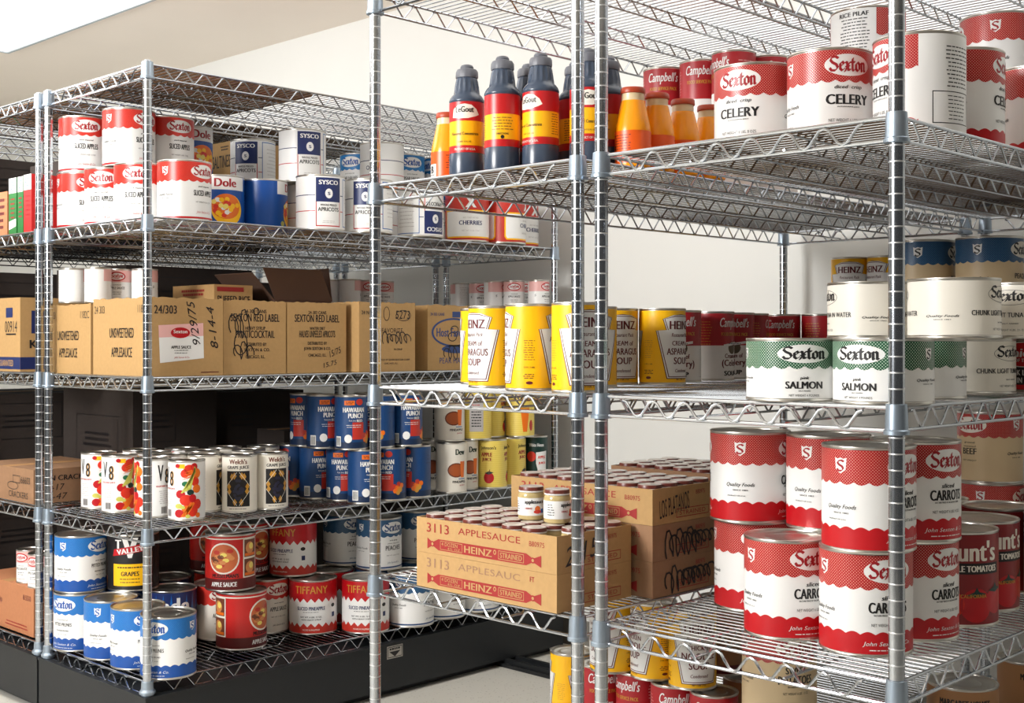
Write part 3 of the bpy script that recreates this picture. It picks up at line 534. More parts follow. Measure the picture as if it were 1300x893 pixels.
# ------------------------------------------------------------------ cans, bottles, jars
BODY = {}
def can_meshes(t):
    if t not in BODY:
        R, H = DIM[t]; b = MB(); b.lathe([(0, .1), (R - .2, .1), (R - .12, .02), (R + .03, 0), (R + .055, .06), (R + .04, .14), (R, .18), (R, H - .18), (R + .04, H - .14), (R + .055, H - .06), (R + .03, H), (R - .06, H), (R - .1, H - .05), (R - .11, H - .2)], TIN, 44)
        l = MB(); l.lathe([(R - .112, H - .2), (R - .25, H - .19), (R - .3, H - .13), (R - .42, H - .13), (R - .5, H - .18), (R * .55, H - .18), (R * .53, H - .15), (R * .5, H - .18), (.01, H - .18)], TIN, 44)
        BODY[t] = (b.mesh('tin_body'), l.mesh('lid'))
    return BODY[t]
LAB = {}
def label_mesh(ds):
    if ds not in LAB: LAB[ds] = globals()['d_' + ds]().mesh('paper_label')
    return LAB[ds]
NAMES = {'veg': 'juice_can', 'grape': 'juice_can', 'punch': 'juice_can', 'pine': 'juice_can', 'apple': 'juice_can', 'orange': 'juice_can', 'white_house': 'juice_can', 'asparagus': 'soup_can', 'noodle': 'soup_can', 'campbell': 'soup_can', 'campred': 'soup_can', 'campnoodle': 'soup_can', 'salmon': 'fish_can', 'tuna': 'fish_can', 'chicken': 'fish_can'}
def syrup_parts():
    DK = mat('bottle_dark', (62, 74, 92), .25); b = MB()
    fl = lambda a, z: 1 + (.045 * math.cos(14 * a) if 7.25 < z < 8.6 else 0)
    b.lathe([(0, .05), (1.3, 0), (1.5, .1), (1.53, .3), (1.53, 1.9), (1.5, 2.0), (1.5, 6.45), (1.53, 6.5), (1.53, 6.62), (1.44, 6.85), (1.3, 7.05), (1.14, 7.2), (1.06, 7.45), (1.0, 7.9), (.92, 8.4), (.88, 8.62), (.75, 8.75)], DK, 56, fl=fl)
    body = b.mesh('bottle_body'); c = MB(); CP = mat('bottle_cap_grey', (104, 106, 114), .45)
    c.lathe([(.8, 8.6), (.95, 8.63), (.97, 8.75), (.95, 9.15), (.86, 9.34), (.6, 9.42), (.56, 9.48), (.58, 9.56), (.5, 9.72), (.3, 9.8), (0, 9.8)], CP, 36, fl=lambda a, z: 1 + (.02 * math.cos(24 * a) if z < 9.25 else 0)); cap = c.mesh('cap')
    a = Art(1.5); YB = mat('label_syrup_yellow', (248, 184, 20), .35); RB = mat('label_syrup_red', (188, 26, 30), .35); a.band(2.05, 6.4, YB, 0); a.band(4.75, 6.4, RB, 1); a.band(2.05, 2.65, RB, 1)
    a.poly([(-1.15, 5.05), (-1.05, 5.75), (-.6, 6.1), (0, 6.2), (.6, 6.1), (1.05, 5.75), (1.3, 5.3), (1.0, 5.15), (.3, 4.95), (-.4, 4.95)], IVORY, 2); a.text('LeGout', 0, 5.72, 1.6, .5, BLACK, 3, .03); a.text('Flavored Concentrate', 0, 3.65, 2.5, .26, BLACK, 2, .02); a.text('QUART 32 FL. OZ.', 0, 2.95, 1.2, .14, BLACK, 2, .01); a.text('PRODUCT OF U.S.A.', 0, 2.33, 1.9, .18, IVORY, 2, .02)
    q = math.pi * 1.5; a.lines(q, 4.4, 1.9, 5, BROWN, 2, .24, .06); a.text('DIRECTIONS', q, 3.1, 1.0, .14, BLACK, 2, .02); a.oval(q, 2.85 - .02, .16, .16, BLACK, 2, 10); a.lines(2.5, 4.5, .9, 9, BROWN, 2, .2, .06)
    return body, cap, a.mesh('paper_label')
def oj_parts():
    OJ = mat('orange_juice', (248, 158, 14), .2); b = MB()
    b.lathe([(0, .05), (1.25, 0), (1.45, .12), (1.48, .4), (1.48, 3.0), (1.42, 3.5), (1.2, 4.5), (1.02, 5.3), (.96, 5.55)], OJ, 44); body = b.mesh('bottle_body')
    c = MB(); c.lathe([(.955, 5.53), (.93, 5.7), (.93, 6.15), (.8, 6.25)], mat('juice_neck_clear', (222, 200, 160), .3), 36); neck = c.mesh('neck')
    c = MB(); c.lathe([(.9, 6.12), (1.02, 6.14), (1.04, 6.2), (1.02, 6.55), (.96, 6.62), (0, 6.64)], mat('juice_cap', (172, 64, 30), .4), 36, fl=lambda a, z: 1 + .012 * math.cos(40 * a)); cap = c.mesh('cap')
    a = Art(1.48); a.band(.35, 3.0, mat('juice_label', (232, 92, 24), .35), 0); a.rect(-.7, .45, .45, 1.9, WHITE, 1); a.text('B', -.1, 1.4, .5, .65, BLACK, 2, .05); a.lines(-.1, .9, .8, 2, BLACK, 2); a.lines(2.3, 2.6, 1.8, 6, MAROON, 1, .22, .06)
    return body, neck, cap, a.mesh('paper_label')
SY = syrup_parts(); OJP = oj_parts()
def jar_parts(label):
    b = MB(); b.lathe([(0, .03), (.95, 0), (1.08, .1), (1.1, .3), (1.1, 1.95), (1.04, 2.2), (.95, 2.32), (.95, 2.4)], mat('applesauce_jar', (188, 168, 118), .18), 28); g = b.mesh('jar_glass')
    b = MB(); LID = mat('jar_lid_red', (108, 50, 40), .35); b.lathe([(.97, 2.32), (1.03, 2.3), (1.03, 2.66), (1.0, 2.72)], LID, 28); b.lathe([(1.0, 2.72), (.94, 2.75), (.9, 2.72), (.5, 2.72), (.45, 2.75), (0, 2.75)], mat('jar_lid_top', (222, 214, 206), .28, .35), 28); b.lathe([(1.035, 2.3), (1.05, 2.32), (1.05, 2.4), (1.03, 2.42)], WHITE, 28); l = b.mesh('lid')
    if not label: return g, l, None
    a = Art(1.1); a.band(.4, 1.85, WHITE, 0); a.text('applesauce', 0, 1.5, 1.7, .4, BLACK, 2, .05); a.oval(.25, .95, .25, .25, ORA, 2, 12); a.oval(.25, .72, .35, .16, TOM, 3, 10); a.rect(.55, .6, .85, .95, BLUE, 2); a.text('HEINZ', -.5, 1.0, .6, .14, RED, 2, .02); a.lines(-1.7, 1.5, .7, 5, BLACK, 2, .2, .06)
    return g, l, a.mesh('paper_label')
JG, JL, JLAB = jar_parts(True)
def place(ds, t, x, y, s, b, turn, group, label):
    z = DECK[s] + b + .012
    if b == 9.0: z -= .27
    if s == 1 and y < 51: z += .055
    ph = math.atan2(CAM[1] - y, CAM[0] - x); up = ds == 'sysco' and turn == -45
    if t == 'BOT':
        o = thing('syrup_bottle', label, 'bottle', (x, y, z), ph + R_(turn), group); [obj(n, m, o) for n, m in zip(('bottle_body', 'cap', 'paper_label'), SY)]; return
    if t == 'OR':
        o = thing('juice_bottle', label, 'bottle', (x, y, z), ph + R_(turn), group); [obj(n, m, o) for n, m in zip(('bottle_body', 'neck', 'cap', 'paper_label'), OJP)]; return
    o = thing(NAMES.get(ds, 'food_can'), label, 'can', (x, y, z), ph + R_(turn), group)
    if up: o.rotation_euler = (math.pi, 0, ph + R_(40)); o.location.z += 7 * IN
    bm, lm = can_meshes(t); obj('tin_body', bm, o); obj('lid', lm, o); obj('paper_label', label_mesh(ds), o)
# ------------------------------------------------------------------ every can and bottle: design, size, x, y, shelf, height above it, turn, group, label
G1 = 'fruit cans on the second shelf of the left rack'
G2 = 'small cans standing on the cartons of the left rack'
G3 = 'juice cans on the fourth shelf of the left rack'
G4 = 'large cans on the bottom shelf of the left rack'
G5 = 'dark syrup bottles on the front rack'
G6 = 'orange juice bottles on the front rack'
G7 = 'large cans on the upper shelf of the front rack'
G8 = 'soup cans on the middle shelf of the front rack'
G9 = 'fish cans on the middle shelf of the front rack'
GA = 'large cans on the lower shelf of the front rack'
GB = 'cans under the lower shelf of the front rack'
GC = 'soup cans on the upper shelf of the front rack'
CANS = [
('apples','C10',3.96,112.34,1,0.0,18,G1,'red-topped sliced apples can at the far left of the lower row, half hidden'),
('apples','C10',4.37,106.01,1,0.0,-22,G1,'red-topped sliced apples can, second from left in the lower row'),
('apples','C10',4.88,99.69,1,0.0,-9,G1,'lower red-topped sliced apples can crossed by the left corner post'),
('apples','C10',7.15,93.73,1,0.0,46,G1,'red-topped sliced apples can, lower row, right of the corner post, shield at left'),
('apples','C10',4.16,112.34,1,7.0,4,G1,'red-topped sliced apples can stacked at the far left of the upper row'),
('apples','C10',5.30,103.29,1,7.0,42,G1,'stacked red-topped sliced apples can crossed by the corner post, shield turned to the front'),
('apples','C10',11.50,104.60,1,7.0,28,G1,'stacked red-topped sliced apples can just right of the corner post'),
('apples','C10',11.32,104.06,1,0.0,0,G1,'red-topped apples can hidden under the stacked one right of the corner post'),
('dole','C10',17.13,109.15,1,7.0,35,G1,'stacked blue fruit can, half hidden behind the red-topped apples can'),
('apples','C10',17.20,109.00,1,0.0,0,G1,'red-topped can at the back holding up the stacked blue fruit can'),
('dole','C10',17.35,102.11,1,0.0,14,G1,'blue fruit can with a bowl of yellow fruit, standing beside the apples'),
('dole','C10',23.66,101.52,1,0.0,88,G1,'blue can showing its plain blue back with white small print'),
('sysco','C10',29.21,112.13,1,7.0,-19,G1,'stacked white apricots can with navy panel, beside the brown carton'),
('sysco','C10',29.20,111.20,1,0.0,120,G1,'white apricots can at the back under the stacked one beside the carton'),
('sysco','C10',28.90,100.17,1,7.0,19,G1,'tallest stacked white apricots can with navy panel turned right'),
('sysco','C10',26.26,92.71,1,0.0,20,G1,'white apricots can with navy panel standing at the shelf edge in the lower row'),
('sysco','C10',32.97,91.20,1,0.0,-8,G1,'lower white apricots can crossed by the left post of the front rack'),
('sysco','C10',30.64,101.44,1,0.0,170,G1,'white can showing only ruled lines between the blue can and the apricots can'),
('pears','C10',48.04,111.43,1,7.0,-33,G1,'light-blue-topped pear can stacked left of the front rack post'),
('pears','C10',48.00,110.80,1,0.0,60,G1,'blue-topped pear can at the back under the stacked left one'),
('sysco','C10',43.58,101.17,1,7.0,150,G1,'stacked plain white can with red and navy lines behind the front rack post'),
('sysco','C10',43.00,101.80,1,0.0,150,G1,'plain white can below the stacked one behind the front rack post'),
('pears','C10',53.09,107.34,1,7.0,24,G1,'light-blue-topped pear can stacked just right of the front rack post'),
('pears','C10',54.60,108.20,1,0.0,60,G1,'blue-topped pear can at the back under the stacked pear can right of the post'),
('pears','C10',59.38,105.45,1,7.0,-50,G1,'stacked light-blue-topped can showing at the left edge of the orange bottle'),
('pears','C10',61.00,106.30,1,0.0,60,G1,'blue-topped pear can furthest back in the lower row'),
('sysco','C10',41.87,91.00,1,0.0,-45,G1,'white can standing upside down with its navy panel at the bottom'),
('pears','C10',50.23,98.48,1,0.0,-48,G1,'blue-topped can squeezed between the upside-down can and the cherries'),
('cherries','C10',51.78,92.18,1,0.0,10,G1,'red cherries can with yellow-edged white panel, leftmost of the three'),
('cherries','C10',57.97,90.82,1,0.0,78,G1,'red cherries can in the middle, its red seam facing the front'),
('cherries','C10',64.62,94.50,1,0.0,55,G1,'red cherries can nearest the right end post'),
('sauce','C303',2.76,112.84,2,9.0,170,G2,'small white can with pink band at the far left on the applesauce carton'),
('sauce','C303',6.10,112.84,2,9.0,-80,G2,'small pink-banded can second from left on the applesauce carton'),
('sauce','C303',4.21,108.95,2,9.0,140,G2,'small white can showing its printed recipe side on the applesauce carton'),
('sauce','C303',7.63,109.87,2,9.0,-12,G2,'small can with red oval seen left of the corner post'),
('sauce','C303',9.60,107.16,2,9.0,110,G2,'small dull can partly hidden behind the corner post'),
('sauce','C303',39.87,111.00,2,9.0,150,G2,'small shaded can at the left end of the middle group on the cartons'),
('sauce','C303',43.39,112.42,2,9.0,190,G2,'small shaded can second in the middle group on the cartons'),
('sauce','C303',44.18,109.18,2,9.0,140,G2,'small can with pink band in the centre of the middle group'),
('sauce','C303',48.14,109.58,2,9.0,3,G2,'small red-oval can crossed by the left post of the front rack'),
('sauce','C303',51.42,110.22,2,9.0,5,G2,'small red-oval can just right of the front rack post'),
('sauce','C303',64.50,106.94,2,9.0,-110,G2,'small white can at the left end of the row behind the yellow soup'),
('sauce','C303',64.80,103.02,2,9.0,20,G2,'small red-oval can second in the row behind the yellow soup'),
('sauce','C303',63.20,98.09,2,9.0,80,G2,'small can with faded pink band third in the row behind the yellow soup'),
('sauce','C303',64.22,94.89,2,9.0,0,G2,'small can with clear red oval fourth in the row behind the yellow soup'),
('sauce','C303',67.08,96.61,2,9.0,40,G2,'small can squeezed at the back of the row behind the yellow soup'),
('sauce','C303',65.80,91.28,2,9.0,50,G2,'small can at the right end of the row, beside the end post'),
('veg','C46',5.48,111.17,3,0.0,-50,G3,'vegetable juice can at the far left, tallest figure 8 at its edge'),
('veg','C46',5.49,105.94,3,0.0,-40,G3,'vegetable juice can with logo and celery picture left of the corner post'),
('veg','C46',6.09,99.05,3,0.0,36,G3,'vegetable juice can directly behind the corner post'),
('veg','C46',7.77,94.25,3,0.0,-65,G3,'vegetable juice can with full vegetable picture right of the corner post'),
('grape','C46',13.23,98.95,3,0.0,78,G3,'white grape juice can turned to its blank side next to the vegetable juice'),
('grape','C46',15.95,95.49,3,0.0,-5,G3,'grape juice can with its black diamond panel fully facing front'),
('grape','C46',20.33,95.10,3,0.0,22,G3,'right-hand grape juice can, panel turned to the right'),
('veg','C46',11.20,111.20,3,0.0,60,G3,'vegetable juice can behind the leftmost one, only its rim showing'),
('veg','C46',10.60,106.64,3,0.0,60,G3,'vegetable juice can behind the second one, only its rim showing'),
('veg','C46',10.32,102.25,3,0.0,60,G3,'vegetable juice can in the second row behind the corner post'),
('veg','C46',16.00,109.00,3,0.0,60,G3,'juice can in the third row, rim showing above the vegetable juice'),
('grape','C46',16.00,104.00,3,0.0,60,G3,'grape juice can in the third row behind the white one'),
('grape','C46',21.00,106.50,3,0.0,60,G3,'grape juice can in the fourth row, rim just visible'),
('grape','C46',21.00,101.00,3,0.0,60,G3,'grape juice can behind the black-panel ones'),
('grape','C46',25.77,104.61,3,0.0,60,G3,'grape juice can furthest back, rim just showing above the others'),
('punch','C46',30.10,103.83,3,0.0,-50,G3,'shaded blue fruit punch can at the left end of the lower row'),
('punch','C46',30.52,99.45,3,0.0,28,G3,'blue fruit punch can second in the lower row'),
('punch','C46',31.77,95.23,3,0.0,0,G3,'blue fruit punch can third in the lower row, narrow strip showing'),
('punch','C46',31.91,90.83,3,0.0,26,G3,'brightest blue fruit punch can crossed by the front rack post'),
('punch','C46',36.31,90.83,3,0.0,-25,G3,'blue fruit punch can with fruit picture right of the front rack post'),
('punch','C46',40.71,90.83,3,0.0,-48,G3,'blue fruit punch can with barcode at the right end of the lower row'),
('punch','C46',29.59,100.24,3,7.0,-45,G3,'stacked blue fruit punch can at the left end of the upper row'),
('punch','C46',29.07,95.87,3,7.0,22,G3,'stacked blue fruit punch can with orange flash, second in the upper row'),
('punch','C46',30.43,91.69,3,7.0,10,G3,'stacked blue fruit punch can third in the upper row, left of the post'),
('punch','C46',36.76,95.52,3,7.0,-15,G3,'stacked blue fruit punch can hidden by the front rack post'),
('punch','C46',34.82,91.42,3,7.0,-55,G3,'stacked blue fruit punch can with barcode right of the post'),
('punch','C46',39.18,90.83,3,7.0,20,G3,'stacked blue fruit punch can at the right end of the upper row'),
('pine','C46',48.99,96.28,3,0.0,10,G3,'shaded pineapple juice can behind, left of the two white ones'),
('pine','C46',47.47,90.86,3,0.0,33,G3,'white pineapple juice can in front with pineapple and glass'),
('pine','C46',51.48,92.66,3,0.0,40,G3,'white pineapple juice can half hidden on the right of the front one'),
('apple','C46',55.48,90.83,3,0.0,-16,G3,'yellow apple juice can with red apple in the lower row'),
('apple','C46',59.86,91.28,3,0.0,-38,G3,'yellow apple juice can on the right, cut by its neighbour'),
('white_house','C36',64.22,90.50,3,0.0,6,G3,'dark green apple juice can with red apple at the end of the row'),
('pine','C46',48.84,92.71,3,7.0,30,G3,'stacked white pineapple juice can under the front rack shelf'),
('apple','C46',53.11,91.66,3,7.0,180,G3,'stacked yellow juice can showing its grey printed back panel'),
('apple','C46',57.76,93.55,3,7.0,75,G3,'stacked yellow juice can in the middle with a fruit at its right edge'),
('orange','C46',61.21,90.83,3,7.0,20,G3,'stacked yellow juice can with a tall orange glass'),
('prunes','C10',2.69,110.68,4,0.0,-42,G4,'blue and white prunes can leftmost in the front row, oval at its edge'),
('prunes','C10',3.28,104.01,4,0.0,61,G4,'blue and white prunes can with shield facing front, second in the row'),
('prunes','C10',3.35,97.67,4,0.0,24,G4,'blue and white prunes can just left of the corner post'),
('prunes','C10',3.62,91.33,4,0.0,-33,G4,'nearest blue and white prunes can behind the corner post'),
('prunes','C10',3.04,111.11,4,7.0,48,G4,'blue and white prunes can stacked on top at the far left'),
('valley','C10',8.23,107.48,4,7.0,-8,G4,'black grapes can with white V, red ribbon and yellow panel'),
('prunes','C10',8.97,109.83,4,0.0,0,G4,'can at the back underneath the black grapes can'),
('cade','C10',11.57,104.04,4,0.0,0,G4,'navy can with white lettering and blue spikes behind the prunes'),
('cade','C10',15.15,111.24,4,0.0,40,G4,'dark can at the back, only its rim visible above the navy can'),
('sauce10','C10',17.83,103.03,4,0.0,10,G4,'red-topped applesauce can behind the front red fruit-picture can'),
('fruit','C10',17.02,96.71,4,0.0,55,G4,'red applesauce can with framed fruit pictures, lower of the stacked pair'),
('sauce10','C10',24.01,101.62,4,0.0,35,G4,'red-topped applesauce can right of the fruit-picture stack'),
('fruit','C10',16.71,98.67,4,7.0,-16,G4,'red applesauce can with large fruit bowl oval, upper of the stacked pair'),
('fruit','C10',22.38,111.45,4,7.0,0,G4,'red fruit-picture can at the back, left of the stacked pair'),
('sauce10','C10',22.50,110.60,4,0.0,0,G4,'red-topped can at the back below the left fruit-picture can'),
('fruit','C10',23.24,105.16,4,7.0,44,G4,'red fruit-picture can at the back, right of the stacked pair'),
('tiffany','C10',28.07,101.07,4,7.0,-35,G4,'stacked red zigzag-edged sliced pineapple can'),
('tiffany','C10',28.25,96.91,4,0.0,-5,G4,'red zigzag-edged sliced pineapple can fully facing front in the lower row'),
('tiffany','C10',33.64,100.25,4,0.0,-50,G4,'red zigzag-edged can glimpsed between the two front pineapple cans'),
('tiffany','C10',33.40,92.36,4,0.0,-10,G4,'red zigzag-edged sliced pineapple can beside the front rack post'),
('tiffany','C10',29.40,104.96,4,0.0,20,G4,'red zigzag-edged can hidden at the back left of the pineapple cans'),
('peaches','C10',38.04,102.45,4,7.0,28,G4,'stacked blue-topped peaches can left of the front rack post'),
('peaches','C10',39.26,103.46,4,0.0,28,G4,'blue-topped can at the back below the stacked left peaches can'),
('peaches','C10',38.85,96.17,4,7.0,40,G4,'stacked blue-topped peaches can crossed by the front rack post'),
('peaches','C10',39.39,97.12,4,0.0,40,G4,'blue-topped can below the stacked peaches can at the post'),
('peaches','C10',47.45,97.67,4,7.0,12,G4,'stacked blue-topped peaches can beside the applesauce trays'),
('peaches','C10',47.00,97.61,4,0.0,12,G4,'blue-topped can at the back below the stacked right peaches can'),
('peaches','C10',39.93,90.80,4,0.0,58,G4,'white peaches can seen below the wire shelf, nearest the post'),
('peaches','C10',46.25,91.31,4,0.0,48,G4,'white peaches can seen through the shelf edge, second from the post'),
('peaches','C10',52.58,90.91,4,0.0,20,G4,'white peaches can seen through the shelf edge, third from the post'),
('sauce','C303',2.60,124.45,4,6.2,-45,G2,'small red-oval can on the brown carton, left one of the pair'),
('sauce','C303',2.20,120.23,4,6.2,-40,G2,'small red-oval can on the brown carton, right one beside the post'),
('syrup','BOT',3.06,41.44,1,0.0,-8,G5,'dark bottle with its white banner facing front, leftmost in the front row'),
('syrup','BOT',2.87,36.94,1,0.0,180,G5,'dark bottle showing its plain back label, second in the front row'),
('syrup','BOT',4.19,33.80,1,0.0,-44,G5,'dark bottle with half a banner at its left edge, third in the front row'),
('syrup','BOT',8.74,33.92,1,0.0,-120,G5,'dark bottle partly behind the right post of the left bay'),
('syrup','BOT',5.78,29.98,1,0.0,0,G5,'dark bottle seen in the gap between the two middle posts'),
('syrup','BOT',9.15,30.69,1,0.0,150,G5,'dark bottle right of the two middle posts beside the orange juice'),
('syrup','BOT',6.52,37.39,1,0.0,100,G5,'dark bottle in the second row, only its neck showing'),
('oj','OR',5.71,46.77,1,0.0,-60,G6,'orange juice bottle at the left end of the dark bottles'),
('oj','OR',8.55,27.55,1,0.0,-130,G6,'orange juice bottle touching the dark bottles right of the posts'),
('oj','OR',11.81,27.60,1,0.0,20,G6,'orange juice bottle with white label patch, second in the row'),
('oj','OR',15.44,27.60,1,0.0,150,G6,'orange juice bottle third in the row'),
('oj','OR',19.26,27.60,1,0.0,40,G6,'orange juice bottle half hidden by the celery can'),
('campred','C46',32.22,42.35,1,7.0,-3,GC,'stacked red soup can with white script, leftmost behind the orange juice'),
('campred','C46',32.09,37.61,1,7.0,180,GC,'stacked red soup can showing its small-print back'),
('campred','C46',30.99,32.93,1,7.0,-55,GC,'stacked red soup can directly above the left celery can'),
('campred','C46',35.21,31.69,1,7.0,40,GC,'stacked red soup can furthest right behind the celery'),
('campred','C46',32.20,42.30,1,0.0,60,GC,'red soup can at the back below the leftmost stacked one'),
('campred','C46',32.10,37.60,1,0.0,60,GC,'red soup can at the back below the small-print one'),
('campred','C46',31.30,32.80,1,0.0,60,GC,'red soup can at the back below the one above the celery'),
('campred','C46',35.40,31.00,1,0.0,60,GC,'red soup can at the back below the furthest right one'),
('celery','C10',11.06,17.50,1,0.0,-24,G7,'red-topped diced celery can, left one of the two'),
('celery','C10',10.93,10.88,1,0.0,25,G7,'red-topped diced celery can, right one with larger lettering'),
('recipe','C10',10.96,3.94,1,0.0,-57,G7,'large red-topped can showing its white recipe panel behind the near post'),
('pilaf','C10',26.48,16.18,1,7.0,-134,G7,'stacked rice pilaf can showing its printed back panel'),
('celery','C10',26.00,16.40,1,0.0,0,G7,'red-topped can at the back under the rice pilaf can'),
('celery','C10',35.85,8.90,1,7.0,87,G7,'stacked red-topped can in the upper right corner with shield'),
('celery','C10',35.00,9.20,1,0.0,87,G7,'red-topped can at the back under the stacked corner can'),
('celery','C10',17.53,3.94,1,0.0,78,G7,'red-topped can right of the recipe can, red scalloped foot showing'),
('celery','C10',26.90,1.87,1,0.0,27,G7,'red-topped can cut by the right edge of the photo on the upper shelf'),
('asparagus','C46',10.08,46.52,2,0.0,60,G8,'yellow asparagus soup can, thin strip at the left end of the row'),
('asparagus','C46',4.74,39.91,2,0.0,-55,G8,'yellow asparagus soup can with white keystone, first in front'),
('asparagus','C46',2.57,33.30,2,0.0,-95,G8,'yellow asparagus soup can with its plain yellow side facing front'),
('asparagus','C46',2.24,27.91,2,0.0,24,G8,'yellow asparagus soup can just left of the two middle posts'),
('asparagus','C46',11.80,34.69,2,0.0,0,G8,'yellow asparagus soup can seen in the gap between the middle posts'),
('asparagus','C46',18.05,37.28,2,0.0,20,G8,'yellow asparagus soup can with recipe keystone right of the middle posts'),
('asparagus','C46',21.11,34.12,2,0.0,54,G8,'yellow asparagus soup can touching the red and white soup'),
('campbell','C46',28.08,37.35,2,0.0,5,G8,'red and white celery soup can, first beside the yellow cans'),
('campbell','C46',34.39,37.76,2,0.0,62,G8,'red and white celery soup can with its seam facing front'),
('campbell','C46',40.13,39.09,2,0.0,2,G8,'red and white celery soup can beside the green salmon'),
('campbell','C46',44.41,40.08,2,0.0,100,G8,'dark red soup can in shade behind the left salmon'),
('campbell','C46',50.30,39.69,2,0.0,180,G8,'red soup can showing small print above the left salmon'),
('campbell','C46',52.35,35.80,2,0.0,62,G8,'red soup can furthest back beside the tuna'),
('salmon','SAL',2.70,8.93,2,0.0,13,G9,'green-topped salmon can, left one in front'),
('salmon','SAL',3.03,2.49,2,0.0,-30,G9,'green-topped salmon can behind the near corner post'),
('salmon','SAL',11.45,4.17,2,0.0,-20,G9,'green-topped salmon can right of the near corner post, shield at its edge'),
('salmon','SAL',12.00,12.50,2,0.0,-20,G9,'green-topped salmon can hidden behind the two front ones'),
('tuna','SAL',22.34,5.16,2,0.0,60,G9,'white tuna can on the shelf beside the green salmon'),
('chicken','SAL',28.40,1.93,2,0.0,-25,G9,'black and red tuna can at the right edge of the photo'),
('tuna','SAL',14.97,9.79,2,4.2,-80,G9,'white tuna can stacked left of the near post'),
('tuna','SAL',13.99,2.79,2,4.2,76,G9,'white tuna can with a dented side stacked right of the near post'),
('tuna','SAL',24.50,2.20,2,4.2,-15,G9,'white tuna can stacked at the right edge of the photo'),
('asparagus','C46',64.39,39.02,2,7.0,0,G8,'yellow soup can with keystone standing high at the back, left one'),
('asparagus','C46',65.13,34.69,2,7.0,-45,G8,'yellow soup can standing high at the back, beside the near post'),
('asparagus','C46',64.50,37.80,2,0.0,0,G8,'yellow soup can hidden below the left high one'),
('asparagus','C46',65.00,33.20,2,0.0,0,G8,'yellow soup can hidden below the right high one'),
('blue_tan','C10',47.31,21.41,2,7.0,82,G7,'dark-blue-topped tan can stacked at the back beside the near post'),
('blue_tan','C10',47.49,14.65,2,7.0,70,G7,'dark-blue-topped tan can stacked at the back near the right edge'),
('blue_tan','C10',47.30,20.40,2,0.0,0,G7,'blue-topped can hidden below the back can beside the post'),
('blue_tan','C10',47.50,14.00,2,0.0,0,G7,'blue-topped can hidden below the back can near the right edge'),
('carrots','C10',12.09,18.60,3,7.0,76,GA,'red and white carrots can on top at the back left'),
('carrots','C10',13.04,18.88,3,0.0,14,GA,'red and white carrots can at the bottom of the back left stack'),
('carrots','C10',12.82,12.12,3,7.0,60,GA,'red and white carrots can on top in the middle of the stacks'),
('carrots','C10',14.30,12.00,3,0.0,60,GA,'red and white carrots can hidden below the middle top one'),
('carrots','C10',7.01,12.05,3,0.0,35,GA,'single red and white carrots can in front with its lid visible'),
('carrots','C10',6.23,5.25,3,7.0,55,GA,'upper red and white carrots can of the stack behind the near post'),
('carrots','C10',6.71,5.72,3,0.0,30,GA,'lower red and white carrots can of the stack behind the near post'),
('carrots','C10',12.57,5.00,3,7.0,45,GA,'upper red and white carrots can of the right-hand stack'),
('carrots','C10',13.04,5.38,3,0.0,50,GA,'lower red and white carrots can of the right-hand stack'),
('tomato','C10',19.38,5.20,3,0.0,22,GA,'dark red tomato can beside the right-hand carrots stack'),
('tomato','C10',25.65,6.17,3,0.0,38,GA,'dark red tomato can behind, near the right edge of the photo'),
('tomato','C10',27.00,12.50,3,0.0,90,GA,'tomato can in the second row, rim visible'),
('tomato','C10',34.13,7.96,3,0.0,90,GA,'tomato can in the third row, rim visible behind the tomatoes'),
('tomato','C10',35.00,14.50,3,0.0,90,GA,'tomato can in the third row further back'),
('blue_tan','C10',32.37,1.87,3,0.0,120,GA,'brown-sided can at the right edge of the photo beside the tomatoes'),
('beef','C10',51.68,16.39,3,7.0,-38,GA,'tan beef can with dull red band stacked at the back right'),
('beef','C10',51.70,16.20,3,0.0,70,GA,'tan can under the beef can'),
('beef','C10',52.00,9.60,3,0.0,70,GA,'tan can beside the one under the beef can'),
('noodle','C46',19.79,39.00,4,7.0,-40,GB,'yellow noodle soup can beside the middle post under the shelf'),
('noodle','C46',20.54,34.67,4,7.0,-62,GB,'yellow noodle soup can second from the middle post under the shelf'),
('noodle','C46',20.51,30.27,4,7.0,17,GB,'yellow noodle soup can with keystone fully facing front under the shelf'),
('sweet','C10',19.82,20.80,4,7.0,27,GB,'tan sweet potatoes can seen under the lower shelf'),
('sweet','C10',19.90,20.40,4,0.0,0,GB,'can below the sweet potatoes can'),
('plain_brown','C46',26.35,31.18,4,7.0,0,GB,'plain brown-labelled can between the noodle soup and sweet potatoes'),
('plain_brown','C46',26.60,28.60,4,0.0,0,GB,'plain brown can at the back below the other brown one'),
('campnoodle','C46',21.39,37.11,4,0.0,-40,GB,'red chicken noodle soup can below the yellow ones, left'),
('campnoodle','C46',20.44,32.26,4,0.0,5,GB,'red soup can with white script below the yellow ones, middle'),
('campnoodle','C46',20.41,27.86,4,0.0,-5,GB,'red soup can with white script below the yellow ones, right'),
('noodle','C46',22.57,46.58,4,0.0,60,GB,'yellow soup can alone at the left of the middle posts near the floor'),
('campnoodle','C46',21.03,41.49,4,0.0,10,GB,'red soup can seen between the two middle posts near the floor'),
('squash','C10',38.66,13.34,4,0.0,5,GB,'brown squash can with dark lettering under the right shelf edge'),
('squash','C10',51.72,12.31,4,0.0,25,GB,'brown squash can further back at the right edge of the photo'),
]
for row in CANS: place(*row)
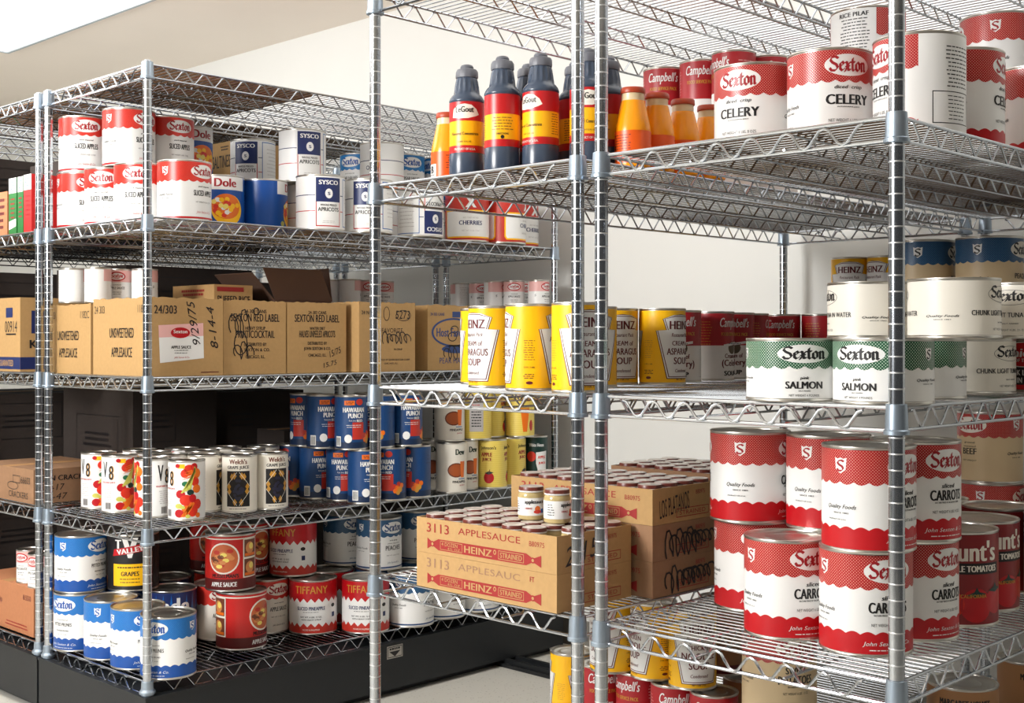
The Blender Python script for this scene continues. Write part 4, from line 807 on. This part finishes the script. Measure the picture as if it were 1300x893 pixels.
# ------------------------------------------------------------------ cartons and trays
def carton(name, label, x0, y0, x1, y1, z, h, m=CARD, ragged=False, west=None, south=None, group=None, open_top=False):
    o = thing(name, label, 'box', (x0, y0, z + .012), 0, group); L, W = x1 - x0, y1 - y0; b = MB(); rnd = random.Random(int(x0 * 7 + y0))
    ring = []
    for a, c in (((0, 0), (L, 0)), ((L, 0), (L, W)), ((L, W), (0, W)), ((0, W), (0, 0))):
        n = max(2, int(math.hypot(c[0] - a[0], c[1] - a[1]) / .5)); ring += [(a[0] + (c[0] - a[0]) * i / n, a[1] + (c[1] - a[1]) * i / n) for i in range(n)]
    n = len(ring); jit = [h + (rnd.uniform(-.14, .06) if ragged else 0) for _ in ring]; t = .14
    inn = [(min(max(x, t), L - t), min(max(y, t), W - t)) for x, y in ring]
    depth = .3 if ragged else (h - .14 if open_top else .0)
    v = [(x, y, 0) for x, y in ring] + [(x, y, jit[i]) for i, (x, y) in enumerate(ring)]
    f = [(i, (i + 1) % n, n + (i + 1) % n, n + i) for i in range(n)] + [tuple(range(n))[::-1]]
    if depth:
        v += [(x, y, jit[i]) for i, (x, y) in enumerate(inn)] + [(x, y, h - depth) for x, y in inn]
        f += [(n + i, n + (i + 1) % n, 2 * n + (i + 1) % n, 2 * n + i) for i in range(n)] + [(2 * n + i, 2 * n + (i + 1) % n, 3 * n + (i + 1) % n, 3 * n + i) for i in range(n)] + [tuple(range(3 * n, 4 * n))]
    else: f += [tuple(range(n, 2 * n))]
    b.add(v, f, m)
    if not depth:                                                   # closed flaps meet in a taped seam
        b.box((0.05, W / 2 - 1.0, h), (L - .05, W / 2 + 1.0, h + .015), CARDIN)
    if west:
        a = Art(face=((-.0, W, 0), (0, -1, 0), (-1, 0, 0))); west(a, W, h); b.merge(a)
    if south:
        a = Art(face=((0, 0, 0), (1, 0, 0), (0, -1, 0))); south(a, L, h); b.merge(a)
    b.build('carton_body', o)
    return o
def scrawl(a, x, z, wd, ht, seed, m=BLACK, n=16, t=.13):
    r = random.Random(seed); pts = []; k = n // 2                 # loose looped handwriting
    for i in range(k):
        am = r.choice((.28, .3, .34, .5)); lf = r.uniform(.3, .75)
        for j in range(8): q = 2 * math.pi * j / 8; pts.append((x + wd * (i + j / 8) / k - wd / k * lf * math.sin(q), z + ht * (.4 - am * math.cos(q + .3))))
    a.stroke(pts, t, m)
def loop(a, cx, cz, rx, rz, m=BLACK, t=.13): a.stroke([(cx + rx * math.cos(i * .45), cz + rz * math.sin(i * .45)) for i in range(15)], t, m)
Z2, Z3, Z4, Z1 = DECK[2], DECK[3], DECK[4], DECK[1]
def unsw(a, W, h):
    a.text('24 303', 1.6, h - 1.3, 2.4, .9, BLACK, 1, .0); a.text('1182C', W - 1.5, h - 1.3, 2.2, .9, BLACK, 1, .0); a.text('UNSWEETENED', W * .52, h * .55, 5.6, 1.15, BLACK, 1, .02); a.text('APPLESAUCE', W * .52, h * .3, 4.8, 1.15, BLACK, 1, .02)
def sticker(a, L, h):
    a.text('24/303', 2.0, h - 1.4, 2.9, .95, BLACK, 1, .02)
    a.poly([(1.3, 1.5), (7.0, 2.0), (6.9, 6.1), (1.1, 5.8)], WHITE, 1); a.poly([(1.15, 4.4), (6.93, 4.6), (6.9, 6.1), (1.1, 5.8)], PINK, 2); a.oval(3.9, 4.95, 1.25, .62, RED, 3, 20); a.text('Sexton', 3.9, 5.1, 1.8, .42, WHITE, 4, .02); a.text('APPLE SAUCE', 4.0, 3.3, 2.6, .34, BLACK, 3, .03); a.lines(4, 2.9, 2.0, 2, BLACK, 3, .3); a.text('John Sexton & Co.', 4.1, 2.1, 2.0, .26, RED, 3, 0, .2)
    a.text('9/29/75', 5.6, 6.1, 5.2, 1.0, BLACK, 4, -.01, .3, R_(100)); a.text('8-14-4', 8.1, 5.6, 5.0, 1.0, BLACK, 4, -.01, .3, R_(98)); a.rect(6.6, .3, 9.0, .42, BROWN, 1)
def redlabel(lines, seed):
    def f(a, L, h):
        c = L * .5; z = h - 1.3
        for t, wd, ht in lines: a.text(t, c, z, wd, ht, BLACK, 1, .015); z -= ht + .32
        if seed == 3:
            scrawl(a, 1.0, h * .52, 2.4, 3.6, 3, n=7); loop(a, 2.4, h * .42, .9, 1.4); loop(a, 4.6, h - 1.3, .4, .4); scrawl(a, 1.6, 2.0, 2.6, 2.2, 8, n=6)
        else: a.text('15/75', 7.4, 2.6, 2.0, .8, BLACK, 2, -.01, .3, R_(20)); a.text('15.75', 6.6, 1.1, 2.2, .6, BLACK, 2, -.01, .2, R_(12))
    return f
GB_ = 'open cartons along the third shelf of the left rack'
carton('cardboard_carton', 'open carton of applesauce facing the end, left one of the two', 1.0, 104.6, 10.7, 116.6, Z2, 8.5, CARD, True, unsw, None, GB_)
carton('cardboard_carton', 'open applesauce carton with a white sticker, at the corner post', 1.0, 90.9, 10.6, 104.0, Z2, 9, CARD, True, unsw, sticker, GB_)
carton('cardboard_carton', 'fruit cocktail carton with heavy black scrawl', 10.9, 91.3, 19.9, 104.0, Z2, 8.9, CARD, True, None, redlabel([('24-303 CANS', 3.2, .45), ('SEXTON RED LABEL', 7.0, .95), ('HEAVY SYRUP', 2.9, .42), ('FRUIT COCKTAIL', 5.6, .9), ('DISTRIBUTED BY', 3.2, .4), ('J. SEXTON & CO.', 4.2, .5), ('CHICAGO, ILL.', 2.8, .45)], 3), GB_)
carton('cardboard_carton', 'apricots carton right of the fruit cocktail carton', 20.1, 91.3, 29.3, 104.0, Z2, 8.9, CARD, True, None, redlabel([('24-303 CANS', 2.8, .42), ('SEXTON RED LABEL', 7.0, .95), ('WATER DIET', 2.4, .38), ('HALVES UNPEELED APRICOTS', 5.6, .85), ('DISTRIBUTED BY', 3.0, .4), ('JOHN SEXTON & CO.', 4.2, .5), ('CHICAGO, ILL.', 2.8, .45)], 4), GB_)
def fav(a, L, h):
    a.text('24 NO. 303', 1.9, h - 1.4, 3.0, .5, BLACK, 1, .01); a.text('5273', 7.4, h - 1.6, 2.5, 1.1, BLACK, 2, .0, .1); loop(a, 7.5, h - 1.7, 1.3, .7, t=.08); a.text('FAVORITE', 5.6, 5.4, 3.6, .6, BLACK, 1, -.01); scrawl(a, 4.0, 3.8, 4.6, 1.6, 12, n=12); a.text('IN SYRUP', 6.6, 2.9, 1.4, .25, BLACK, 1, .01); a.text('DISTRIBUTED BY JOHN SEXTON CORP.', 5.4, 1.5, 6.6, .3, BLACK, 1, .01); a.text('CHICAGO, ILL.', 5.4, 1.05, 2.4, .26, BLACK, 1, .01); loop(a, 4.6, h - 1.5, .5, .9, t=.08)
carton('cardboard_carton', 'carton numbered 5273 crossed by the front rack post', 30.3, 89.9, 39.9, 103.6, Z2, 9.1, CARD, True, None, fav, GB_)
def host(a, L, h):
    a.text('24 303 CANS', 1.8, h - 1.3, 2.6, .42, BLUEINK, 1, .01); a.rect(4.6, h - 1.7, 8.6, h - .9, BLUEINK, 1); a.oval(4.9, 5.2, 4.2, 2.0, BLUEINK, 1, 36); a.oval(4.9, 5.2, 3.85, 1.75, CARD, 2, 36); a.text('Host Favorite', 4.9, 5.2, 6.6, 1.2, BLUEINK, 3, .03); loop(a, 5.0, 5.6, .7, .5); loop(a, 4.6, 4.6, .8, .6); a.oval(5.4, 2.9, 2.8, .6, BLUEINK, 1, 20); a.text('PEAR HALVES', 5.2, 1.3, 6.0, .8, BLUEINK, 1, .0); scrawl(a, 3.2, 1.6, 3.0, 2.0, 21, n=7)
carton('cardboard_carton', 'pear halves carton with a blue oval beside the yellow soup', 42.8, 90.6, 53.0, 103.6, Z2, 9, CARD, True, None, host, GB_)
carton('cardboard_carton', 'carton under the row of small white cans at the wall end', 54, 90.8, 66.6, 108, Z2, 9, CARDD, True, None, None, GB_)
carton('cardboard_carton', 'carton in the second row carrying the middle group of small cans', 39, 105.6, 52.5, 113.4, Z2, 9, CARDD, True, None, None, GB_)
carton('cardboard_carton', 'puffed rice carton showing above the fruit cocktail carton', 18.0, 104.4, 23.9, 114.5, Z2, 11.4, CARD, False, lambda a, W, h: a.lines(W / 2, h - .9, 6, 2, REDINK, 1, .5, .3), lambda a, L, h: (a.text('PUFFED RICE', 3.0, h - 1.9, 5.0, .9, BLACK, 1, .02), a.rect(.4, h - .9, 4.5, h - .3, REDINK, 1)))
def flap_box(label, x0, y0, x1, y1, z, h, m, flaps):
    o = carton('cardboard_carton', label, x0, y0, x1, y1, z, h, m, False, None, None, None, True); L, W = x1 - x0, y1 - y0
    for a, c, d in flaps:
        b = MB(); n = Vector((c[0] - a[0], c[1] - a[1], 0)).cross(Vector(d)).normalized() * .14
        p = [Vector(a), Vector(c), Vector(c) + Vector(d), Vector(a) + Vector(d)]; b.add(p + [q + n for q in p], [(0, 1, 2, 3), (7, 6, 5, 4), (0, 4, 5, 1), (1, 5, 6, 2), (2, 6, 7, 3), (3, 7, 4, 0)], m); b.build('flap', o)
    return o
flap_box('large dark carton with raised flaps behind the fruit cocktail carton', 27.6, 104.6, 37.2, 113.6, Z2, 9.6, mat('cardboard_brown', (104, 78, 64), .8), [((0, 0, 9.6), (9.6, 0, 9.6), (-3.0, -1.5, 4.2)), ((9.6, 0, 9.6), (9.6, 9, 9.6), (-.6, 0, 4.6)), ((0, 9.0, 9.6), (0, 0, 9.6), (-3.6, 0, 3.6))])
carton('cracker_carton', 'tall tan cracker carton behind the blue fruit can and white apricots can', 29.2, 116.6, 42, 130, Z1, 14.8, CARD, False, lambda a, W, h: (a.text('SALTINES', W - 3.5, 12.0, 4.6, 1.8, BLACK, 1, .02), a.lines(W - 2.6, 14.0, 2.2, 2, BLACK, 1, .4, .2)))
# far left unit
GD = 'cartons on the far left rack'
def c914(a, W, h): a.rect(W - 4.2, h - 2.6, W - 2.2, h - 1.3, NAVY, 1); a.text('00914', W - 2.7, h - 3.8, 3.6, 1.5, BLACK, 1, .0); a.rect(0, .3, W, 1.9, NAVY, 1); a.text('FULLY GUARANTEED', W - 5, 1.1, 6, .8, CARD, 2, .02); a.rect(W - 4.2, h - 4.9, W - 1.2, h - 4.7, BLACK, 1)
carton('cardboard_carton', 'tan carton numbered 00914 with navy band at the left edge', .6, 122.8, 11, 136, Z2, 9.7, CARD, False, c914, lambda a, L, h: (a.rect(1.5, 5, 4, 8, NAVY, 1), a.text('KI', 2.0, 3.6, 1.5, 1.1, BLACK, 1, .03), a.rect(0, .3, L, 1.9, NAVY, 1)), GD)
def crk(a, W, h): (a.text('66603', W - 2.3, h - 1.5, 2.6, .9, BLACK, 1, .01), a.frame(W - 6, h - 2.0, W - 3.8, h - 1.0, .08, BLACK, 1)); a.text('CRACKERS', W - 4.4, .9, 5.6, .8, BLACK, 1, .0); loop(a, W - 6, 2.0, 1.6, .5, t=.08)
carton('cracker_carton', 'low tan cracker carton on the fourth shelf at the far left', .8, 119.4, 12.5, 136, Z3, 4.4, CARDD, False, crk, lambda a, L, h: (a.text("EZ'N CRACKERS", 4.6, 3.2, 7.6, .7, BLACK, 1, .02), a.text('8-17', 3.0, 2.0, 2.4, .8, BLACK, 1, -.01, .2), a.text('6-47', 3.2, .8, 2.8, .8, BLACK, 1, -.01, .2)), GD)
carton('cardboard_carton', 'brown carton with red print on the bottom shelf at the far left', .6, 118.9, 12, 136, Z4, 6.2, mat('cardboard_red_brown', (176, 116, 78), .75, noise=.1, nscale=80), False, lambda a, W, h: (a.text('8 5510', W - 1.9, h - 1.4, 2.2, .7, MAROON, 1, .02), a.text('ship', W - 10, h - 2.6, 1.6, .9, MAROON, 1, .02), a.lines(W - 5, 1.0, 8, 2, REDINK, 1, .4, .15)), None, GD)
def pkg(label, y0, y1, m, h, tilt=0):
    o = thing('food_box', label, 'box', (.9, y0, Z1 + .012), 0, 'upright packages at the far left'); b = MB(); b.box((0, 0, 0), (5.2, y1 - y0, h), m)
    a = Art(face=((0, y1 - y0, 0), (0, -1, 0), (-1, 0, 0))); W = y1 - y0; a.rect(0, h - 2, W, h, WHITE, 1); a.lines(W / 2, h - .6, W * .7, 3, BLUE, 2, .45, .12); a.lines(W / 2, h - 2.9, W * .6, 5, DGRN if m is GRN else DRED, 2, .6, .2)
    if tilt: a.poly([(.1, .7), (W - .1, 1.1), (W - .1, 2.1), (.1, 1.8)], WHITE, 2)
    b.merge(a); b.build('box_body', o)
GRNB = mat('package_green', (34, 112, 48), .45); REDB = mat('package_red', (206, 36, 36), .45)
pkg('green upright package with white top label, leftmost, tag near its foot', 124.55, 126.8, GRNB, 7.5, 1); pkg('green upright package between the other green one and the red one', 122.6, 124.2, GRNB, 7.5); pkg('red upright package beside the left end post', 120.2, 122.4, REDB, 7.6)
carton('cardboard_carton', 'reddish brown carton at the left edge beside the green packages', .8, 127.1, 8, 136, Z1, 5.9, mat('cardboard_red_brown', (176, 116, 78), .75), False, lambda a, W, h: a.lines(W - 2.5, 4.6, 3.4, 5, MAROON, 1, .9, .4), None, GD)
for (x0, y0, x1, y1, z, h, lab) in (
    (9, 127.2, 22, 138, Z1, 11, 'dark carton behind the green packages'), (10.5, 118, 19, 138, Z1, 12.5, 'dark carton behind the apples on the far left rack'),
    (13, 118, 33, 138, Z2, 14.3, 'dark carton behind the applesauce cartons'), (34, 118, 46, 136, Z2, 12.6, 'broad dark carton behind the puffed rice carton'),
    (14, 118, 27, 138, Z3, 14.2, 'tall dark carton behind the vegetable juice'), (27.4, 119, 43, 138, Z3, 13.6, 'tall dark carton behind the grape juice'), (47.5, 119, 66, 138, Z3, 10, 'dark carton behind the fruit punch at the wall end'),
    (2, 143.5, 30, 165, Z1, 12.5, 'added dark carton at the very left edge on the second shelf'), (2, 143.5, 30, 165, Z2, 14, 'added dark carton at the very left edge on the third shelf'), (3, 143.5, 30, 165, Z3, 13.2, 'added dark carton at the very left edge on the fourth shelf'), (2, 143.5, 30, 165, Z4, 13.5, 'added dark carton at the very left edge on the bottom shelf'),  # cartons of the added rack, blocking the bright wall
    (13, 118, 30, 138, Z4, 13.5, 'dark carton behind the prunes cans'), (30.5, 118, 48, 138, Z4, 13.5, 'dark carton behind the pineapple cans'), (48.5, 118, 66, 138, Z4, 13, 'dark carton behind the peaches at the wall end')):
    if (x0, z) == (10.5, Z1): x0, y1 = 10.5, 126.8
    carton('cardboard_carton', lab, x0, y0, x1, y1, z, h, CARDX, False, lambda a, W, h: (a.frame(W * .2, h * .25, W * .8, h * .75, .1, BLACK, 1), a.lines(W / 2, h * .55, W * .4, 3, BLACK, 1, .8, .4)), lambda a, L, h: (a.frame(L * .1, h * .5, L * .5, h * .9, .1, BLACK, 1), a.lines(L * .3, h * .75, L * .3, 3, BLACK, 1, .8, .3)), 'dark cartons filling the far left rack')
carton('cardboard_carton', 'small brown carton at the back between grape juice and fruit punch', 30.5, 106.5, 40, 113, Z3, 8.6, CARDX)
# baby food trays
def tray_front(faded):
    def f(a, W, h):
        a.text('3113', W * .165, h * .74, W * .17, .78, GREYINK if faded else REDINK, 1, .01); a.text('APPLESAUC' if faded else 'APPLESAUCE', W * .54, h * .76, W * .44, .55, GREYINK if faded else REDINK, 1, .0)
        if faded: a.text('FT', W * .84, h * .78, .5, .4, REDINK, 1, .03)
        else: a.text('B80975', W * .87, h * .72, W * .1, .4, REDINK, 1, -.01)
        z0, z1 = .36, 1.3; a.rect(W * .17, z0, W * .8, z1, REDINK, 1); m = (z0 + z1) / 2
        for s, e, q in ((W * .17, W * .125, W * .085), (W * .8, W * .845, W * .9)):
            a.poly([(s, z0), (s, z1), (e, m + .14), (e, m - .14)], REDINK, 1); a.poly([(q, z0), (q, z1), (e, m + .14), (e, m - .14)], REDINK, 1); a.oval(e, m, .24, .24, REDINK, 2, 12); a.oval(e, m, .13, .13, CARD, 3, 12)
        a.text('HEINZ', W * .465, m, W * .2, .56, CARD, 2, .03); a.oval(W * .585, m + .15, .17, .2, CARD, 2, 10); a.oval(W * .585, m + .15, .09, .12, REDINK, 3, 10)
        a.frame(W * .61, z0 + .12, W * .785, z1 - .12, .05, CARD, 2); a.text('STRAINED', W * .697, m, W * .15, .42, CARD, 2, .02); a.frame(W * .185, z0 + .1, W * .35, z1 - .1, .04, CARD, 2); a.text('4 DOZEN', W * .255, m + .12, W * .12, .3, CARD, 2, .01); a.text('4½ OZ.', W * .29, m - .2, W * .1, .2, CARD, 2, .01)
    return f
def tray_side(txt, seed):
    def f(a, L, h):
        a.text('B80975', L * .72, h * .78, 1.3, .36, REDINK, 1, .0); a.frame(L * .35, .35, L * .85, 1.1, .06, REDINK, 1); a.text('STRAINED', L * .6, .72, L * .4, .35, REDINK, 1, .0)
        if txt: a.text(txt, L * .32, h * .5, 4.2, 1.5, BLACK, 3, -.012, .3, R_(8))
        if seed: scrawl(a, L * .2, h * .1, L * .5, h * .8, seed, n=13, t=.16); scrawl(a, L * .5, h * .25, L * .45, h * .6, seed + 1, n=11, t=.16)
    return f
GT = 'baby food trays on the fourth shelf of the middle rack'
XF = (-.35, 27.9, 8.75, 44.1); XB = (9.15, 26.0, 18.3, 42.0); XC = (22.5, 25.9, 31.6, 41.4)
carton('jar_tray', 'lower front tray with faded grey lettering', XF[0], XF[1], XF[2], XF[3], Z3, 2.95, CARD, False, tray_front(True), tray_side('', 0), GT, True)
carton('jar_tray', 'upper front tray with red 3113 lettering, full of lidded jars', XF[0], XF[1], XF[2], XF[3], Z3 + 2.97, 2.95, CARD, False, tray_front(False), tray_side('2/15', 0), GT, True)
for k in range(3): carton('jar_tray', ('bottom tray of the stack behind the front pair, black scrawl on its side', 'middle tray of the stack behind the front pair, black scrawl on its side', 'top tray of the stack behind the front pair, jar lids showing')[k], XB[0], XB[1], XB[2], XB[3], Z3 + 2.97 * k, 2.95, CARDD if k < 2 else CARD, False, tray_front(False), tray_side('LOS PLATANOS' if k == 2 else '', (31, 41, 0)[k]), GT, True)
for k in range(3): carton('jar_tray', ('bottom', 'middle', 'top')[k] + ' tray of the furthest stack beside the back post', XC[0], XC[1], XC[2], XC[3], Z3 + 2.97 * k, 2.95, CARDD, False, tray_front(False), tray_side('', 0), GT, True)
carton('cardboard_carton', 'small plain carton standing behind the furthest jar trays', 33, 30, 41, 37, Z3, 11.2, CARDD)
def tray_jars(X, z, label, group, skip=()):
    nx, ny = 4, 7; sx = 1.1; k = 0
    for i in range(nx):
        for j in range(ny):
            k += 1
            if k in skip: continue
            x = X[0] + .18 + 1.08 + (X[2] - X[0] - .36 - 2.16) * i / (nx - 1); y = X[1] + .2 + 1.08 + (X[3] - X[1] - .4 - 2.16) * j / (ny - 1)
            o = thing('baby_food_jar', label, 'jar', (x, y, z), random.uniform(0, 6), group); o.scale = (.965, .965, 1); obj('jar_glass', JG, o); obj('lid', JL, o)
Zt = Z3 + 2.97
tray_jars(XF, Zt + .5, 'jar with pale metal lid packed in the upper front tray', 'jars packed in the upper front tray', (1,))
tray_jars(XB, Z3 + 5.94 + .5, 'jar with pale metal lid packed in the top tray of the stack behind', 'jars packed in the tray behind')
tray_jars(XC, Z3 + 5.94 + .5, 'jar with pale metal lid packed in the top tray of the furthest stack', 'jars packed in the furthest tray')
for x, y, tn, lb in ((3.9, 34.6, 15, 'loose applesauce jar standing on the front tray, left one'), (3.9, 31.7, 60, 'loose applesauce jar standing on the front tray, right one beside the post')):
    o = thing('baby_food_jar', lb, 'jar', (x, y, Zt + .5 + 2.76), math.atan2(CAM[1] - y, CAM[0] - x) + R_(tn), 'loose jars'); obj('jar_glass', JG, o); obj('lid', JL, o); obj('paper_label', JLAB, o)
